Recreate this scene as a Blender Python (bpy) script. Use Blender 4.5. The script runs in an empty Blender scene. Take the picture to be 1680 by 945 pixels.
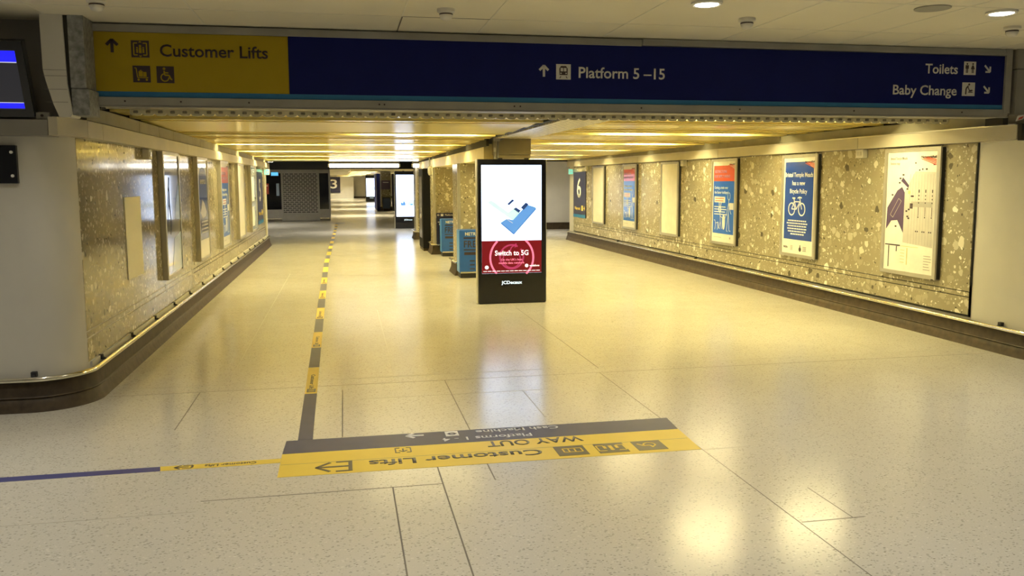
import bpy, bmesh, math, random
from mathutils import Vector, Matrix
random.seed(7)
S = bpy.context.scene
C = S.collection
R = math.radians
V3 = Vector

# ------------------------------------------------------------------ camera
F_PX, PPY = 1385.6, 450.6
PITCH, YAW, ROLL = R(6.38), R(11.22), R(-0.22)
cd = bpy.data.cameras.new('camera'); cam = bpy.data.objects.new('camera', cd); C.objects.link(cam)
fwd = V3((math.sin(YAW)*math.cos(PITCH), math.cos(YAW)*math.cos(PITCH), -math.sin(PITCH)))
rt = V3((math.cos(YAW), -math.sin(YAW), 0)); up = rt.cross(fwd)
r2 = rt*math.cos(ROLL)+up*math.sin(ROLL); u2 = -rt*math.sin(ROLL)+up*math.cos(ROLL)
M = Matrix((r2, u2, -fwd)).transposed().to_4x4(); M.translation = V3((0, 0, 1.7))
cam.matrix_world = M
cd.sensor_fit = 'HORIZONTAL'; cd.sensor_width = 36; cd.lens = F_PX/1680*36
cd.shift_y = (PPY-472.5)/1680
cd.clip_start = .05; cd.clip_end = 300
S.camera = cam

# ------------------------------------------------------------------ world, exposure
S.view_settings.view_transform = 'Standard'; S.view_settings.look = 'None'
S.view_settings.gamma = 1; S.view_settings.use_curve_mapping = False
S.view_settings.exposure = 0.0
W = bpy.data.worlds.new('world'); S.world = W; W.use_nodes = True
W.node_tree.nodes['Background'].inputs[0].default_value = (1, .93, .80, 1)
W.node_tree.nodes['Background'].inputs[1].default_value = .06
TUNNEL_COL = (1, .86, .42); TUNNEL_STR = 150.0
HALL_COL = (1, .97, .90); HALL_W = 8.5
FAR_COL = (1, .90, .66)
SCREEN = 3.0

# ------------------------------------------------------------------ materials
def principled(name):
    m = bpy.data.materials.new(name); m.use_nodes = True
    return m, m.node_tree.nodes, m.node_tree.links, m.node_tree.nodes['Principled BSDF']
def mat(name, col, rough=.5, metal=0, coat=0, var=0.06, scale=6, spec=.5):
    m, n, l, b = principled(name)
    b.inputs['Roughness'].default_value = rough; b.inputs['Metallic'].default_value = metal
    b.inputs['Coat Weight'].default_value = coat; b.inputs['Coat Roughness'].default_value = .04
    b.inputs['Specular IOR Level'].default_value = spec
    tc = n.new('ShaderNodeTexCoord'); nz = n.new('ShaderNodeTexNoise'); nz.inputs['Scale'].default_value = scale
    nz.inputs['Detail'].default_value = 4
    l.new(tc.outputs['Object'], nz.inputs['Vector'])
    cr = n.new('ShaderNodeValToRGB')
    cr.color_ramp.elements[0].position = .3; cr.color_ramp.elements[1].position = .7
    cr.color_ramp.elements[0].color = (*[c*(1-var) for c in col], 1)
    cr.color_ramp.elements[1].color = (*[min(1, c*(1+var)) for c in col], 1)
    l.new(nz.outputs['Fac'], cr.inputs['Fac']); l.new(cr.outputs['Color'], b.inputs['Base Color'])
    return m
def emit(name, col, strength):
    m, n, l, b = principled(name)
    b.inputs['Base Color'].default_value = (*[c*.5 for c in col], 1)
    b.inputs['Emission Color'].default_value = (*col, 1); b.inputs['Emission Strength'].default_value = strength
    b.inputs['Roughness'].default_value = .2
    return m
def math_node(n, l, op, a, b=None):
    k = n.new('ShaderNodeMath'); k.operation = op
    for i, x in enumerate((a, b)):
        if x is None: continue
        if isinstance(x, (int, float)): k.inputs[i].default_value = x
        else: l.new(x, k.inputs[i])
    return k.outputs[0]
def mixc(n, l, f, a, b):
    k = n.new('ShaderNodeMix'); k.data_type = 'RGBA'
    if isinstance(f, (int, float)): k.inputs[0].default_value = f
    else: l.new(f, k.inputs[0])
    for i, x in ((6, a), (7, b)):
        if isinstance(x, tuple): k.inputs[i].default_value = (*x, 1)
        else: l.new(x, k.inputs[i])
    return k.outputs[2]
def stone_mat(name, rough, base_a, base_b, spec=.5):
    m, n, l, b = principled(name)
    b.inputs['Roughness'].default_value = rough; b.inputs['Specular IOR Level'].default_value = spec
    tc = n.new('ShaderNodeTexCoord')
    wn = n.new('ShaderNodeTexNoise'); wn.inputs['Scale'].default_value = 9; wn.inputs['Detail'].default_value = 3
    l.new(tc.outputs['Object'], wn.inputs['Vector'])
    vm = n.new('ShaderNodeVectorMath'); vm.operation = 'MULTIPLY_ADD'
    vm.inputs[1].default_value = (.10, .10, .10)
    l.new(wn.outputs['Color'], vm.inputs[0]); l.new(tc.outputs['Object'], vm.inputs[2])
    big = n.new('ShaderNodeTexNoise'); big.inputs['Scale'].default_value = 2.2; big.inputs['Detail'].default_value = 5
    l.new(tc.outputs['Object'], big.inputs['Vector'])
    col = mixc(n, l, big.outputs['Fac'], base_a, base_b)
    for sc, amt, lo in ((30, .60, .25), (10.5, .70, .40)):
        v = n.new('ShaderNodeTexVoronoi'); v.inputs['Scale'].default_value = sc
        l.new(vm.outputs[0], v.inputs['Vector'])
        sp = n.new('ShaderNodeSeparateColor'); l.new(v.outputs['Color'], sp.inputs[0])
        rad = math_node(n, l, 'SUBTRACT', sp.outputs[0], lo)
        rad = math_node(n, l, 'MULTIPLY', rad, amt*1.3)
        msk = math_node(n, l, 'LESS_THAN', v.outputs['Distance'], rad)
        cr = n.new('ShaderNodeValToRGB'); e = cr.color_ramp; e.interpolation = 'CONSTANT'
        e.elements[0].color = (.10, .085, .05, 1); e.elements[0].position = 0
        e.elements[1].color = (.40, .35, .23, 1); e.elements[1].position = .09
        k = e.elements.new(.40); k.color = (.54, .49, .35, 1)
        k = e.elements.new(.72); k.color = (.72, .67, .52, 1)
        k = e.elements.new(.93); k.color = (.85, .81, .68, 1)
        l.new(sp.outputs[1], cr.inputs['Fac'])
        col = mixc(n, l, msk, col, cr.outputs['Color'])
    l.new(col, b.inputs['Base Color'])
    return m
def floor_mat():
    m, n, l, b = principled('vinyl_floor')
    b.inputs['Specular IOR Level'].default_value = .5
    tc = n.new('ShaderNodeTexCoord')
    nz = n.new('ShaderNodeTexNoise'); nz.inputs['Scale'].default_value = 1.3; nz.inputs['Detail'].default_value = 6
    l.new(tc.outputs['Object'], nz.inputs['Vector'])
    col = mixc(n, l, nz.outputs['Fac'], (.47, .44, .36), (.57, .54, .455))
    fine = n.new('ShaderNodeTexNoise'); fine.inputs['Scale'].default_value = 110; fine.inputs['Detail'].default_value = 3
    l.new(tc.outputs['Object'], fine.inputs['Vector'])
    col = mixc(n, l, math_node(n, l, 'MULTIPLY', fine.outputs['Fac'], .42), col, (.74, .70, .58))
    for sc, lo, k, c in ((62, .50, .62, (.23, .21, .17)), (34, .78, .8, (.17, .14, .10)), (48, .62, .5, (.78, .74, .63))):
        v = n.new('ShaderNodeTexVoronoi'); v.inputs['Scale'].default_value = sc
        mp = n.new('ShaderNodeMapping'); mp.inputs['Rotation'].default_value = (0, 0, sc); mp.inputs['Scale'].default_value = (1, 1.6, 1)
        l.new(tc.outputs['Object'], mp.inputs['Vector']); l.new(mp.outputs[0], v.inputs['Vector'])
        sp = n.new('ShaderNodeSeparateColor'); l.new(v.outputs['Color'], sp.inputs[0])
        msk = math_node(n, l, 'LESS_THAN', v.outputs['Distance'], math_node(n, l, 'SUBTRACT', sp.outputs[0], lo))
        col = mixc(n, l, math_node(n, l, 'MULTIPLY', msk, k), col, c)
    l.new(col, b.inputs['Base Color'])
    rn = n.new('ShaderNodeTexNoise'); rn.inputs['Scale'].default_value = 5; rn.inputs['Detail'].default_value = 6
    l.new(tc.outputs['Object'], rn.inputs['Vector'])
    mr = n.new('ShaderNodeMapRange'); mr.inputs['To Min'].default_value = .15; mr.inputs['To Max'].default_value = .25
    l.new(rn.outputs['Fac'], mr.inputs['Value']); l.new(mr.outputs[0], b.inputs['Roughness'])
    return m
def shutter_mat():
    m, n, l, b = principled('punched_shutter')
    b.inputs['Roughness'].default_value = .45
    tc = n.new('ShaderNodeTexCoord'); sx = n.new('ShaderNodeSeparateXYZ'); l.new(tc.outputs['Object'], sx.inputs[0])
    cx = n.new('ShaderNodeCombineXYZ'); l.new(sx.outputs[0], cx.inputs[0]); l.new(sx.outputs[2], cx.inputs[1])
    br = n.new('ShaderNodeTexBrick'); br.inputs['Scale'].default_value = 1
    br.inputs['Brick Width'].default_value = .19; br.inputs['Row Height'].default_value = .085
    br.inputs['Mortar Size'].default_value = .018; br.inputs['Mortar Smooth'].default_value = .0
    br.inputs['Color1'].default_value = (.03, .03, .03, 1); br.inputs['Color2'].default_value = (.05, .045, .04, 1)
    br.inputs['Mortar'].default_value = (.40, .38, .33, 1)
    l.new(cx.outputs[0], br.inputs['Vector']); l.new(br.outputs['Color'], b.inputs['Base Color'])
    return m
def perforated_mat():
    m, n, l, b = principled('perforated_metal')
    b.inputs['Roughness'].default_value = .35
    tc = n.new('ShaderNodeTexCoord'); v = n.new('ShaderNodeTexVoronoi'); v.inputs['Scale'].default_value = 14
    v.inputs['Randomness'].default_value = .15
    l.new(tc.outputs['Object'], v.inputs['Vector'])
    col = mixc(n, l, math_node(n, l, 'LESS_THAN', v.outputs['Distance'], .3), (.66, .60, .44), (.08, .065, .03))
    l.new(col, b.inputs['Base Color'])
    return m

mFloor = floor_mat()
mStone = stone_mat('terrazzo_stone', .22, (.27, .235, .14), (.36, .32, .205))
mStoneGloss = stone_mat('polished_terrazzo_stone', .09, (.25, .215, .13), (.33, .29, .185))
mGrey = mat('grey_stone', (.235, .235, .22), .6, scale=28, var=.38)
mWhite = mat('off_white_paint', (.60, .575, .50), .55, scale=2.0, var=.05)
mWhiteGloss = mat('cream_panel', (.70, .66, .53), .25)
mCream = mat('cream_ceiling_tile', (.76, .71, .56), .6, scale=1.2, var=.03)
mJoint = mat('joint_line', (.17, .15, .115), .7)
mJointFaint = mat('faint_joint_line', (.36, .33, .26), .6)
mTileJoint = mat('pale_tile_joint', (.74, .71, .6), .6)
mGold = mat('gold_strip', (.96, .80, .28), .16, scale=2, var=.01, spec=.4)
mSoffit = mat('yellow_cream_soffit', (.80, .70, .38), .4)
mBrown = mat('seam_and_shaded_end_brown', (.33, .28, .17), .5)  # brown holds the shade of the unlit beam end; also trim dots and seam
mPerf = perforated_mat()
mScallop = mat('scalloped_trim', (.88, .80, .50), .4)
mBlack = mat('black_gloss', (.012, .012, .014), .12)
mBlackMatt = mat('black_matt', (.02, .02, .02), .6)
mPlinth = mat('dark_brown_plinth', (.050, .036, .021), .5, scale=14, var=.3, spec=.2)
mToe = mat('brown_plinth_toe', (.066, .047, .026), .5, scale=14, var=.3, spec=.25)
mChrome = mat('chrome_rail', (.78, .74, .62), .16, metal=1)
mAlu = mat('brushed_aluminium', (.55, .53, .46), .35, metal=.7)
mSteel = mat('painted_steel_trim', (.28, .27, .235), .5, scale=3, var=.12)
mFascia = mat('beige_fascia', (.47, .43, .32), .45, scale=2.5, var=.08)
mLedge = mat('dull_upper_ledge', (.25, .23, .155), .55, scale=4, var=.12)
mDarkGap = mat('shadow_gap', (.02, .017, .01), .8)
mBeam = mat('grey_beam_paint', (.25, .235, .20), .55, scale=1.5, var=.12)
mYellow = mat('sign_yellow', (.36, .26, .012), .6, var=.03, spec=.15)
mNavy = mat('sign_navy', (.005, .009, .10), .6, var=.05, spec=.15)
mSky = mat('sign_light_blue', (.035, .16, .34), .6, var=.03, spec=.2)
mInk = mat('sign_dark_ink', (.035, .018, .02), .5)
mSignWhite = mat('sign_white', (.62, .61, .57), .5)
mDeepNavy = mat('platform_sign_navy', (.014, .014, .045), .35)
mPaper = mat('poster_paper', (.84, .81, .70), .3, coat=.6)
mPoBlue = mat('poster_blue', (.015, .13, .62), .3, coat=.6)
mPoNavy = mat('poster_navy', (.012, .055, .30), .3, coat=.6)
mPoRed = mat('poster_red', (.66, .10, .05), .3, coat=.6)
mPoWhite = mat('poster_white_ink', (.82, .80, .74), .3)
mPoGrey = mat('poster_pale_grey', (.56, .53, .46), .3, coat=.5)
mPoMid = mat('poster_mid_grey', (.38, .355, .31), .3)
mPoPurple = mat('poster_purple', (.085, .055, .12), .3)
mPoYellow = mat('poster_yellow', (.70, .60, .2), .3)
mPoBlank = mat('blank_poster_sheet', (.90, .86, .70), .3, coat=.5)
mSheet = mat('plain_cream_paper', (.95, .91, .76), .8, spec=.1, var=.01)
mPoDark = mat('poster_dark_photo', (.045, .06, .11), .25, coat=1, scale=5, var=.5)
mPoSilver = mat('poster_silver_grey', (.30, .28, .24), .1, coat=1, scale=3, var=.2)
mPoPink = mat('poster_lilac', (.62, .42, .75), .2, coat=1)
mPoPale = mat('poster_pale_blue', (.45, .58, .78), .2, coat=1)
mVinGrey = mat('grey_floor_vinyl', (.085, .085, .125), .45, spec=.25)
mVinYellow = mat('yellow_floor_vinyl', (.80, .58, .085), .4, var=.03, spec=.3)
mVinBlue = mat('blue_floor_vinyl', (.045, .05, .19), .3)
mVinInk = mat('floor_lettering_ink', (.10, .085, .06), .4)
mVinPale = mat('floor_lettering_white', (.72, .72, .72), .35)
mMetro = mat('dispenser_blue', (.018, .10, .40), .35)
mMetroSide = mat('dispenser_light_blue_side', (.05, .24, .66), .3)
mCabBlack = mat('cabinet_black', (.006, .006, .007), .7, spec=.15)
mShutter = shutter_mat()
mShopGrey = mat('shop_grey_metal', (.34, .325, .28), .45)
mRedPoster = mat('red_notice', (.55, .10, .06), .4)
mGlassDark = mat('dark_shop_glass', (.010, .011, .014), .06)
mWhitePlastic = mat('white_plastic', (.70, .67, .58), .4)
mBinBlue = mat('bin_dark_blue', (.03, .06, .17), .4)
mScrWhite = emit('screen_white', (.62, .74, 1.0), SCREEN)
mScrRed = emit('screen_red', (.30, .010, .018), .38)
mScrPink = emit('screen_pink', (1.0, .22, .38), 1.0)
mScrDim = emit('screen_dim_pink', (.55, .05, .16), .7)
mScrText = emit('screen_text', (1, .93, .95), 1.3)
mScrMint = emit('screen_mint', (.62, .92, .86), 1.0)
mScrPhone = emit('screen_phone_blue', (.12, .32, .72), 1.0)
mScrPhone2 = emit('screen_phone_deep_blue', (.05, .16, .50), 1.0)
mScrInk = emit('screen_ink', (.03, .07, .22), .7)
mScrGrey = emit('screen_grey', (.55, .56, .58), 1.0)
mLogo = emit('lit_lettering', (.75, .92, 1), 1.6)
mMon = emit('monitor_grey', (.016, .016, .02), 1.0)
mMonBlue = emit('monitor_blue', (.012, .012, .95), 1.3)
mExit = emit('exit_green', (.25, .85, .72), .8)
mShopBlue = emit('shop_screen_blue', (.12, .50, .85), 1.2)
mTube = emit('fluorescent_tube', (1, .93, .80), 9)
mLamp = emit('downlight_lens', (1, .97, .90), 9)
mDiff = emit('recessed_diffuser', TUNNEL_COL, TUNNEL_STR)
mDiffSoft = emit('recessed_diffuser_long', TUNNEL_COL, TUNNEL_STR*.46)
mFarFill = emit('far_fill_glow', FAR_COL, 320)  # glow of the fill panels added in the far passage

# ------------------------------------------------------------------ mesh helpers
def bx(bm, x0, y0, z0, x1, y1, z1, bevel=0):
    m = Matrix.Translation(((x0+x1)/2, (y0+y1)/2, (z0+z1)/2)) @ Matrix.Diagonal((abs(x1-x0), abs(y1-y0), abs(z1-z0), 1))
    g = bmesh.ops.create_cube(bm, size=1, matrix=m)
    if bevel:
        es = list({e for v in g['verts'] for e in v.link_edges})
        bmesh.ops.bevel(bm, geom=es, offset=bevel, segments=2, affect='EDGES', profile=.5)
def box(*a, bevel=0):
    bm = bmesh.new(); bx(bm, *a, bevel=bevel); return bm
def cyl(bm, p, q, r, r2=None, seg=16):
    p, q = V3(p), V3(q); d = q-p
    m = Matrix.Translation((p+q)/2) @ d.to_track_quat('Z', 'Y').to_matrix().to_4x4()
    bmesh.ops.create_cone(bm, cap_ends=True, segments=seg, radius1=r, radius2=r if r2 is None else r2, depth=d.length, matrix=m)
def lathe(bm, c, prof, seg=24):
    rings = []
    for r, z in prof:
        rings.append([bm.verts.new((c[0]+r*math.cos(2*math.pi*i/seg), c[1]+r*math.sin(2*math.pi*i/seg), c[2]+z)) for i in range(seg)])
    for a, b in zip(rings, rings[1:]):
        for i in range(seg):
            bm.faces.new((a[i], a[(i+1) % seg], b[(i+1) % seg], b[i]))
    bm.faces.new(rings[0]); bm.faces.new(rings[-1])
def sweep(bm, path, prof, closed=False, loop=False):
    """profile (d, z) carried along a floor path; d is measured to the right of travel"""
    n = len(path); sec = []
    for i, p in enumerate(path):
        p = V3(p)
        a = V3(path[i-1]) if (i or loop) else None; b = V3(path[(i+1) % n]) if (i < n-1 or loop) else None
        d1 = (p-a).normalized() if a is not None else None; d2 = (b-p).normalized() if b is not None else None
        if d1 is None: d1 = d2
        if d2 is None: d2 = d1
        n1 = V3((d1.y, -d1.x)); n2 = V3((d2.y, -d2.x)); nn = (n1+n2).normalized(); k = 1/max(.3, nn.dot(n1))
        sec.append([bm.verts.new((p.x+nn.x*d*k, p.y+nn.y*d*k, z)) for d, z in prof])
    m = len(prof)
    for i in range(n if loop else n-1):
        a, b = sec[i], sec[(i+1) % n]
        for j in range(m if closed else m-1):
            bm.faces.new((a[j], a[(j+1) % m], b[(j+1) % m], b[j]))
    if closed and not loop:
        bm.faces.new(sec[0]); bm.faces.new(sec[-1])
def circ(d, z, r, k=10): return [(d+r*math.cos(2*math.pi*i/k), z+r*math.sin(2*math.pi*i/k)) for i in range(k)]
def arc(cx, cy, r, a0, a1, k=10): return [(cx+r*math.cos(R(a0+(a1-a0)*i/k)), cy+r*math.sin(R(a0+(a1-a0)*i/k))) for i in range(k+1)]
def root_of(o):
    while o.parent: o = o.parent
    return o
def obj(name, bm, m, parent=None, base=None, smooth=False):
    """link ONE mesh object; vertices are given in world space"""
    bmesh.ops.recalc_face_normals(bm, faces=bm.faces)
    me = bpy.data.meshes.new(name); 
    if parent is not None: off = root_of(parent).location.copy()
    elif base is not None: off = V3(base)
    elif bm.verts:
        xs = [v.co for v in bm.verts]
        off = V3((sum(v.x for v in xs)/len(xs), sum(v.y for v in xs)/len(xs), min(v.z for v in xs)))
    else: off = V3()
    bmesh.ops.translate(bm, verts=bm.verts, vec=-off)
    bm.to_mesh(me); bm.free()
    for mm in (m if isinstance(m, (list, tuple)) else [m]): me.materials.append(mm)
    if smooth:
        for p in me.polygons: p.use_smooth = True
        try: me.set_sharp_from_angle(angle=R(40))
        except Exception: pass
    o = bpy.data.objects.new(name, me); C.objects.link(o)
    if parent is not None: o.parent = parent
    else: o.location = off
    return o
def thing(name, label, cat, loc, group=None):
    o = bpy.data.objects.new(name, None); C.objects.link(o); o.location = loc; o.empty_display_size = .1
    o['label'] = label; o['category'] = cat
    if group: o['group'] = group
    return o
def tag(o, label, cat, group=None):
    o['label'] = label; o['category'] = cat
    if group: o['group'] = group
    return o
def struct(name, bm, m, **k):
    o = obj(name, bm, m, base=(0, 0, 0), **k); o['kind'] = 'structure'; return o

_fc = {}
def text_bm(body):
    cu = bpy.data.curves.new('t', 'FONT'); cu.body = body; cu.resolution_u = 3
    cu.offset = .015
    o = bpy.data.objects.new('t', cu); C.objects.link(o)
    dg = bpy.context.evaluated_depsgraph_get(); dg.update()
    me = bpy.data.meshes.new_from_object(o.evaluated_get(dg))
    bpy.data.objects.remove(o); bpy.data.curves.remove(cu)
    bm = bmesh.new(); bm.from_mesh(me); bpy.data.meshes.remove(me)
    return bm
class Art:
    """flat artwork on a face: origin o, unit axes u (reading direction) and v (up), outward normal n"""
    def __init__(s, o, u, v):
        s.o, s.u, s.v = V3(o), V3(u), V3(v); s.n = s.u.cross(s.v)
    def P(s, a, b, d): return s.o+s.u*a+s.v*b+s.n*d
    def poly(s, bm, pts, d, t=.0015):
        lo = [bm.verts.new(s.P(a, b, d-t)) for a, b in pts]; hi = [bm.verts.new(s.P(a, b, d)) for a, b in pts]
        bm.faces.new(hi); bm.faces.new(lo[::-1]); k = len(pts)
        for i in range(k): bm.faces.new((lo[i], lo[(i+1) % k], hi[(i+1) % k], hi[i]))
    def rect(s, bm, a0, b0, a1, b1, d, t=.0015): s.poly(bm, [(a0, b0), (a1, b0), (a1, b1), (a0, b1)], d, t)
    def disc(s, bm, a, b, r, d, t=.0015, k=20, ry=None):
        s.poly(bm, [(a+r*math.cos(2*math.pi*i/k), b+(ry or r)*math.sin(2*math.pi*i/k)) for i in range(k)], d, t)
    def stroke(s, bm, pts, w, d, t=.0015):
        for (a0, b0), (a1, b1) in zip(pts, pts[1:]):
            L = math.hypot(a1-a0, b1-b0) or 1e-6; nx, ny = -(b1-b0)/L*w/2, (a1-a0)/L*w/2
            s.poly(bm, [(a0-nx, b0-ny), (a1-nx, b1-ny), (a1+nx, b1+ny), (a0+nx, b0+ny)], d, t)
    def ring(s, bm, a, b, r, w, d, a0=0, a1=360, k=28, ry=None):
        q = (ry or r)/r
        s.stroke(bm, [(a+r*math.cos(R(a0+(a1-a0)*i/k)), b+q*r*math.sin(R(a0+(a1-a0)*i/k))) for i in range(k+1)], w, d)
    def text(s, body, a, b, h, m, parent, d, w=None, align='L', name='lettering', t=.0012):
        if 'H' not in _fc:
            q = text_bm('H'); _fc['H'] = max(v.co.y for v in q.verts); q.free()
        bm = text_bm(body); xs = [v.co.x for v in bm.verts]; x0, x1 = min(xs), max(xs)
        sy = h/_fc['H']; sx = (w/(x1-x0)) if w else sy; wd = (x1-x0)*sx
        off = a-x0*sx-(0 if align == 'L' else wd/2 if align == 'C' else wd)
        for v in bm.verts: v.co = s.P(off+v.co.x*sx, b+v.co.y*sy, d)
        g = bmesh.ops.extrude_face_region(bm, geom=bm.faces[:])
        bmesh.ops.translate(bm, verts=[e for e in g['geom'] if isinstance(e, bmesh.types.BMVert)], vec=-s.n*t)
        return obj(name, bm, m, parent)
    def arrow(s, bm, a, b, L, w, ang, d):
        """arrow centred on (a,b), pointing along ang degrees"""
        c, q = math.cos(R(ang)), math.sin(R(ang))
        T = lambda x, y: (a+c*x-q*y, b+q*x+c*y)
        s.stroke(bm, [T(-L/2, 0), T(L/2-w*.6, 0)], w, d)
        s.stroke(bm, [T(L/2-L*.42, L*.42), T(L/2, 0)], w, d); s.stroke(bm, [T(L/2-L*.42, -L*.42), T(L/2, 0)], w, d)
        s.disc(bm, *T(L/2-w*.2, 0), w*.45, d)
FRONT = ((1, 0, 0), (0, 0, 1)); RIGHTW = ((0, -1, 0), (0, 0, 1)); LEFTW = ((0, 1, 0), (0, 0, 1))
FLOORA = ((-1, 0, 0), (0, -1, 0))
CEIL = lambda y: 2.335-.0055*(y-8)

# ================================================================== structure
# floor with its joint lines
bm = box(-14, -8, -.2, 16, 90, 0)
struct('floor', bm, mFloor)
def joints(lines, m, nm):
    bm = bmesh.new()
    for x0, y0, x1, y1, w in lines:
        if abs(x1-x0) < abs(y1-y0): bx(bm, x0-w/2, y0, -.004, x0+w/2, y1, .0004)
        else: bx(bm, x0, y0-w/2, -.004, x1, y0+w/2, .0004)
    o = struct(nm, bm, m); return o
joints([(-1.87, 7.07, 6.24, 7.07, .006), (.81, 4.59, .81, 7.07, .007), (.51, 2, .51, 4.9, .008), (.229, 2, .229, 4.59, .008),
        (-.79, 4.595, .51, 4.595, .008), (2.19, 2.6, 2.19, 7.07, .006), (2.235, 7.25, 2.235, 11.0, .008), (2.2, 3.69, 2.55, 3.69, .008),
        (2.484, 3.69, 2.484, 4.12, .006), (-.047, 5.6, -.047, 6.9, .007), (-1.18, 6.0, -1.18, 7.05, .007)], mJoint, 'trim_1')
joints([(-1.87, 7.30, 6.24, 7.30, .008), (1.07, 6.9, 1.07, 7.3, .006), (1.39, 5.8, 1.39, 6.6, .006), (0.1, 6.58, 1.65, 6.58, .007),
        (2.2, 4.86, 2.5, 4.86, .008), (-2.6, 4.45, -.79, 4.45, .006), (.4, 7.3, .4, 11.2, .006), (-1.0, 7.3, -1.0, 16, .006),
        (3.9, 7.3, 3.9, 15, .006), (5.2, 7.3, 5.2, 13, .006), (-1.87, 11.2, 6.24, 11.2, .007), (-1.87, 15.4, 6.24, 15.4, .007),
        (-1.87, 19.6, 6.24, 19.6, .007), (-8, 23.6, 8, 23.6, .012), (2.23, 11, 2.23, 15, .006)], mJointFaint, 'trim_2')
# hall ceiling
bm = box(-12, -8, 2.885, 14, 7.0, 3.1)
struct('ceiling_hall', bm, mCream)
bm = bmesh.new()
for x in [-3.1, -2.05, -1, .45, 1.1, 2.15, 3.2, 3.8, 4.3, 4.85, 5.4, 5.9]:
    bx(bm, x-.006, 4.2, 2.8825, x+.006, 6.9, 2.89)
for y in (6.33, 5.3, 4.3): bx(bm, -6, y-.005, 2.883, 8, y+.005, 2.89)
struct('trim_3', bm, mTileJoint)
bm = bmesh.new()
bx(bm, .447, 6.33, 2.8815, .457, 6.95, 2.89); bx(bm, .457, 6.326, 2.8815, 1.1, 6.334, 2.89)
struct('trim_4', bm, mJoint)

# walls of the tunnel: grey-white render, rounded near corners
LP = [(-12, 6.78)]+arc(-2.32, 7.10, .32, -90, 0, 12)+[(-2.02, 23.2)]+arc(-2.3, 23.25, .28, 0, 90, 6)+[(-12, 23.53)]
bm = bmesh.new(); sweep(bm, LP, [(0, 0), (0, 2.07)]); sweep(bm, [(-12, 23.53), (-12, 6.78)], [(0, 0), (0, 2.07)])
struct('wall_left', bm, mWhite, smooth=True)
RP = [(12, 23.72)]+[(6.66, 23.72)]+arc(6.63, 23.45, .28, 90, 180, 6)+[(6.35, 6.95)]+arc(6.67, 6.85, .32, 180, 270, 12)+[(12, 6.53)]
bm = bmesh.new(); sweep(bm, RP, [(0, 0), (0, 2.07)])
struct('wall_right', bm, mWhite, smooth=True)
# stone cladding in three courses with fine grooves
def cladding(nm, x0, x1, y0, y1, m):
    bm = bmesh.new()
    for z0, z1 in ((.29, .470), (.479, .525), (.534, 2.06)): bx(bm, x0, y0, z0, x1, y1, z1, bevel=.002)
    struct(nm, bm, m)
cladding('wall_left_cladding', -2.03, -2.0, 7.06, 22.85, mStoneGloss)
cladding('wall_right_cladding', 6.33, 6.36, 7.585, 22.98, mStone)
bm = bmesh.new(); bx(bm, -2.03, 7.05, .25, -2.006, 22.87, .6); bx(bm, 6.336, 7.572, .27, 6.36, 23, .6); bx(bm, 6.336, 7.572, .27, 6.36, 7.584, 2.06)
struct('trim_5', bm, mDarkGap)
bm = bmesh.new(); bx(bm, -2.005, 22.86, .25, -1.985, 23.2, 2.05); bx(bm, -2.004, 7.1, .24, -1.985, 22.85, .288)
struct('trim_6', bm, mWhite)
# plinths with bumper rails
PL = [(-12, 6.78)]+arc(-2.33, 7.11, .33, -90, 0, 14)+[(-2.0, 23.2)]+arc(-2.3, 23.25, .3, 0, 90, 8)+[(-12, 23.55)]
PR = [(12, 23.72)]+arc(6.63, 23.42, .30, 90, 180, 8)+[(6.33, 6.95)]+arc(6.67, 6.85, .34, 180, 270, 14)+[(12, 6.51)]
def plinth(nm, path, hooks):
    bm = bmesh.new(); sweep(bm, path, [(0, .222), (.045, .222), (.052, .11), (.060, .10), (.066, .112)])
    o = struct(nm, bm, mPlinth, smooth=True)
    bm = bmesh.new(); sweep(bm, path, [(.058, .100), (.066, .094), (.078, .05), (.100, .0)])
    obj('toe', bm, mToe, o, smooth=True)
    bm = bmesh.new(); sweep(bm, path, [(.058, .106), (.068, .114), (.0735, .106), (.066, .098)], closed=True)
    obj('bead', bm, mToe, o)
    bm = bmesh.new(); sweep(bm, path, circ(.052, .238, .021), closed=True)
    obj('bumper_rail', bm, mChrome, o, smooth=True)
    for p, q in hooks:
        bm = bmesh.new(); cyl(bm, p, q, .012, seg=8); bx(bm, p[0]-.02, p[1]-.02, p[2]-.02, p[0]+.02, p[1]+.02, p[2]+.02, bevel=.004)
        obj('rail_bracket', bm, mBlackMatt, o)
plinth('baseboard_left', PL, [((-1.99, y, .272), (-1.95, y, .25)) for y in [7.35+1.02*i for i in range(15)]]+[((x, 6.77, .272), (x, 6.73, .25)) for x in (-2.3, -2.75, -3.2)])
plinth('baseboard_right', PR, [((6.32, y, .272), (6.28, y, .25)) for y in (7.12, 14.5, 19)])
# fascias above the walls
def run(nm, x0, x1, z0, z1, cuts, m):
    bm = bmesh.new()
    for a, b in zip(cuts, cuts[1:]): bx(bm, x0, a+.004, z0, x1, b-.004, z1, bevel=.003)
    struct(nm, bm, m)
run('trim_7', -2.06, -1.9, 2.035, 2.165, [7.03, 7.45, 11.3, 15.23, 19.2, 23.3], mFascia)
bm = bmesh.new()
f = [bm.verts.new((x, y, 2.035)) for x, y in ((-2.06, 6.655), (-2.0, 6.655), (-1.9, 7.026), (-2.06, 7.026))]; g = [bm.verts.new((v.co.x, v.co.y, 2.165)) for v in f]
bm.faces.new(f[::-1]); bm.faces.new(g)
for i in range(4): bm.faces.new((f[i], f[(i+1) % 4], g[(i+1) % 4], g[i]))
struct('trim_25', bm, mFascia)
run('trim_8', 6.245, 6.5, 2.065, 2.205, [6.98, 9.51, 13.5, 17.5, 23.4], mFascia)
run('trim_9', -2.1, -1.935, 2.175, 2.288, [7.15, 8.9, 9.8, 10.6, 12.5, 13.4, 14.3, 17, 19, 23.4], mLedge)
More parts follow.
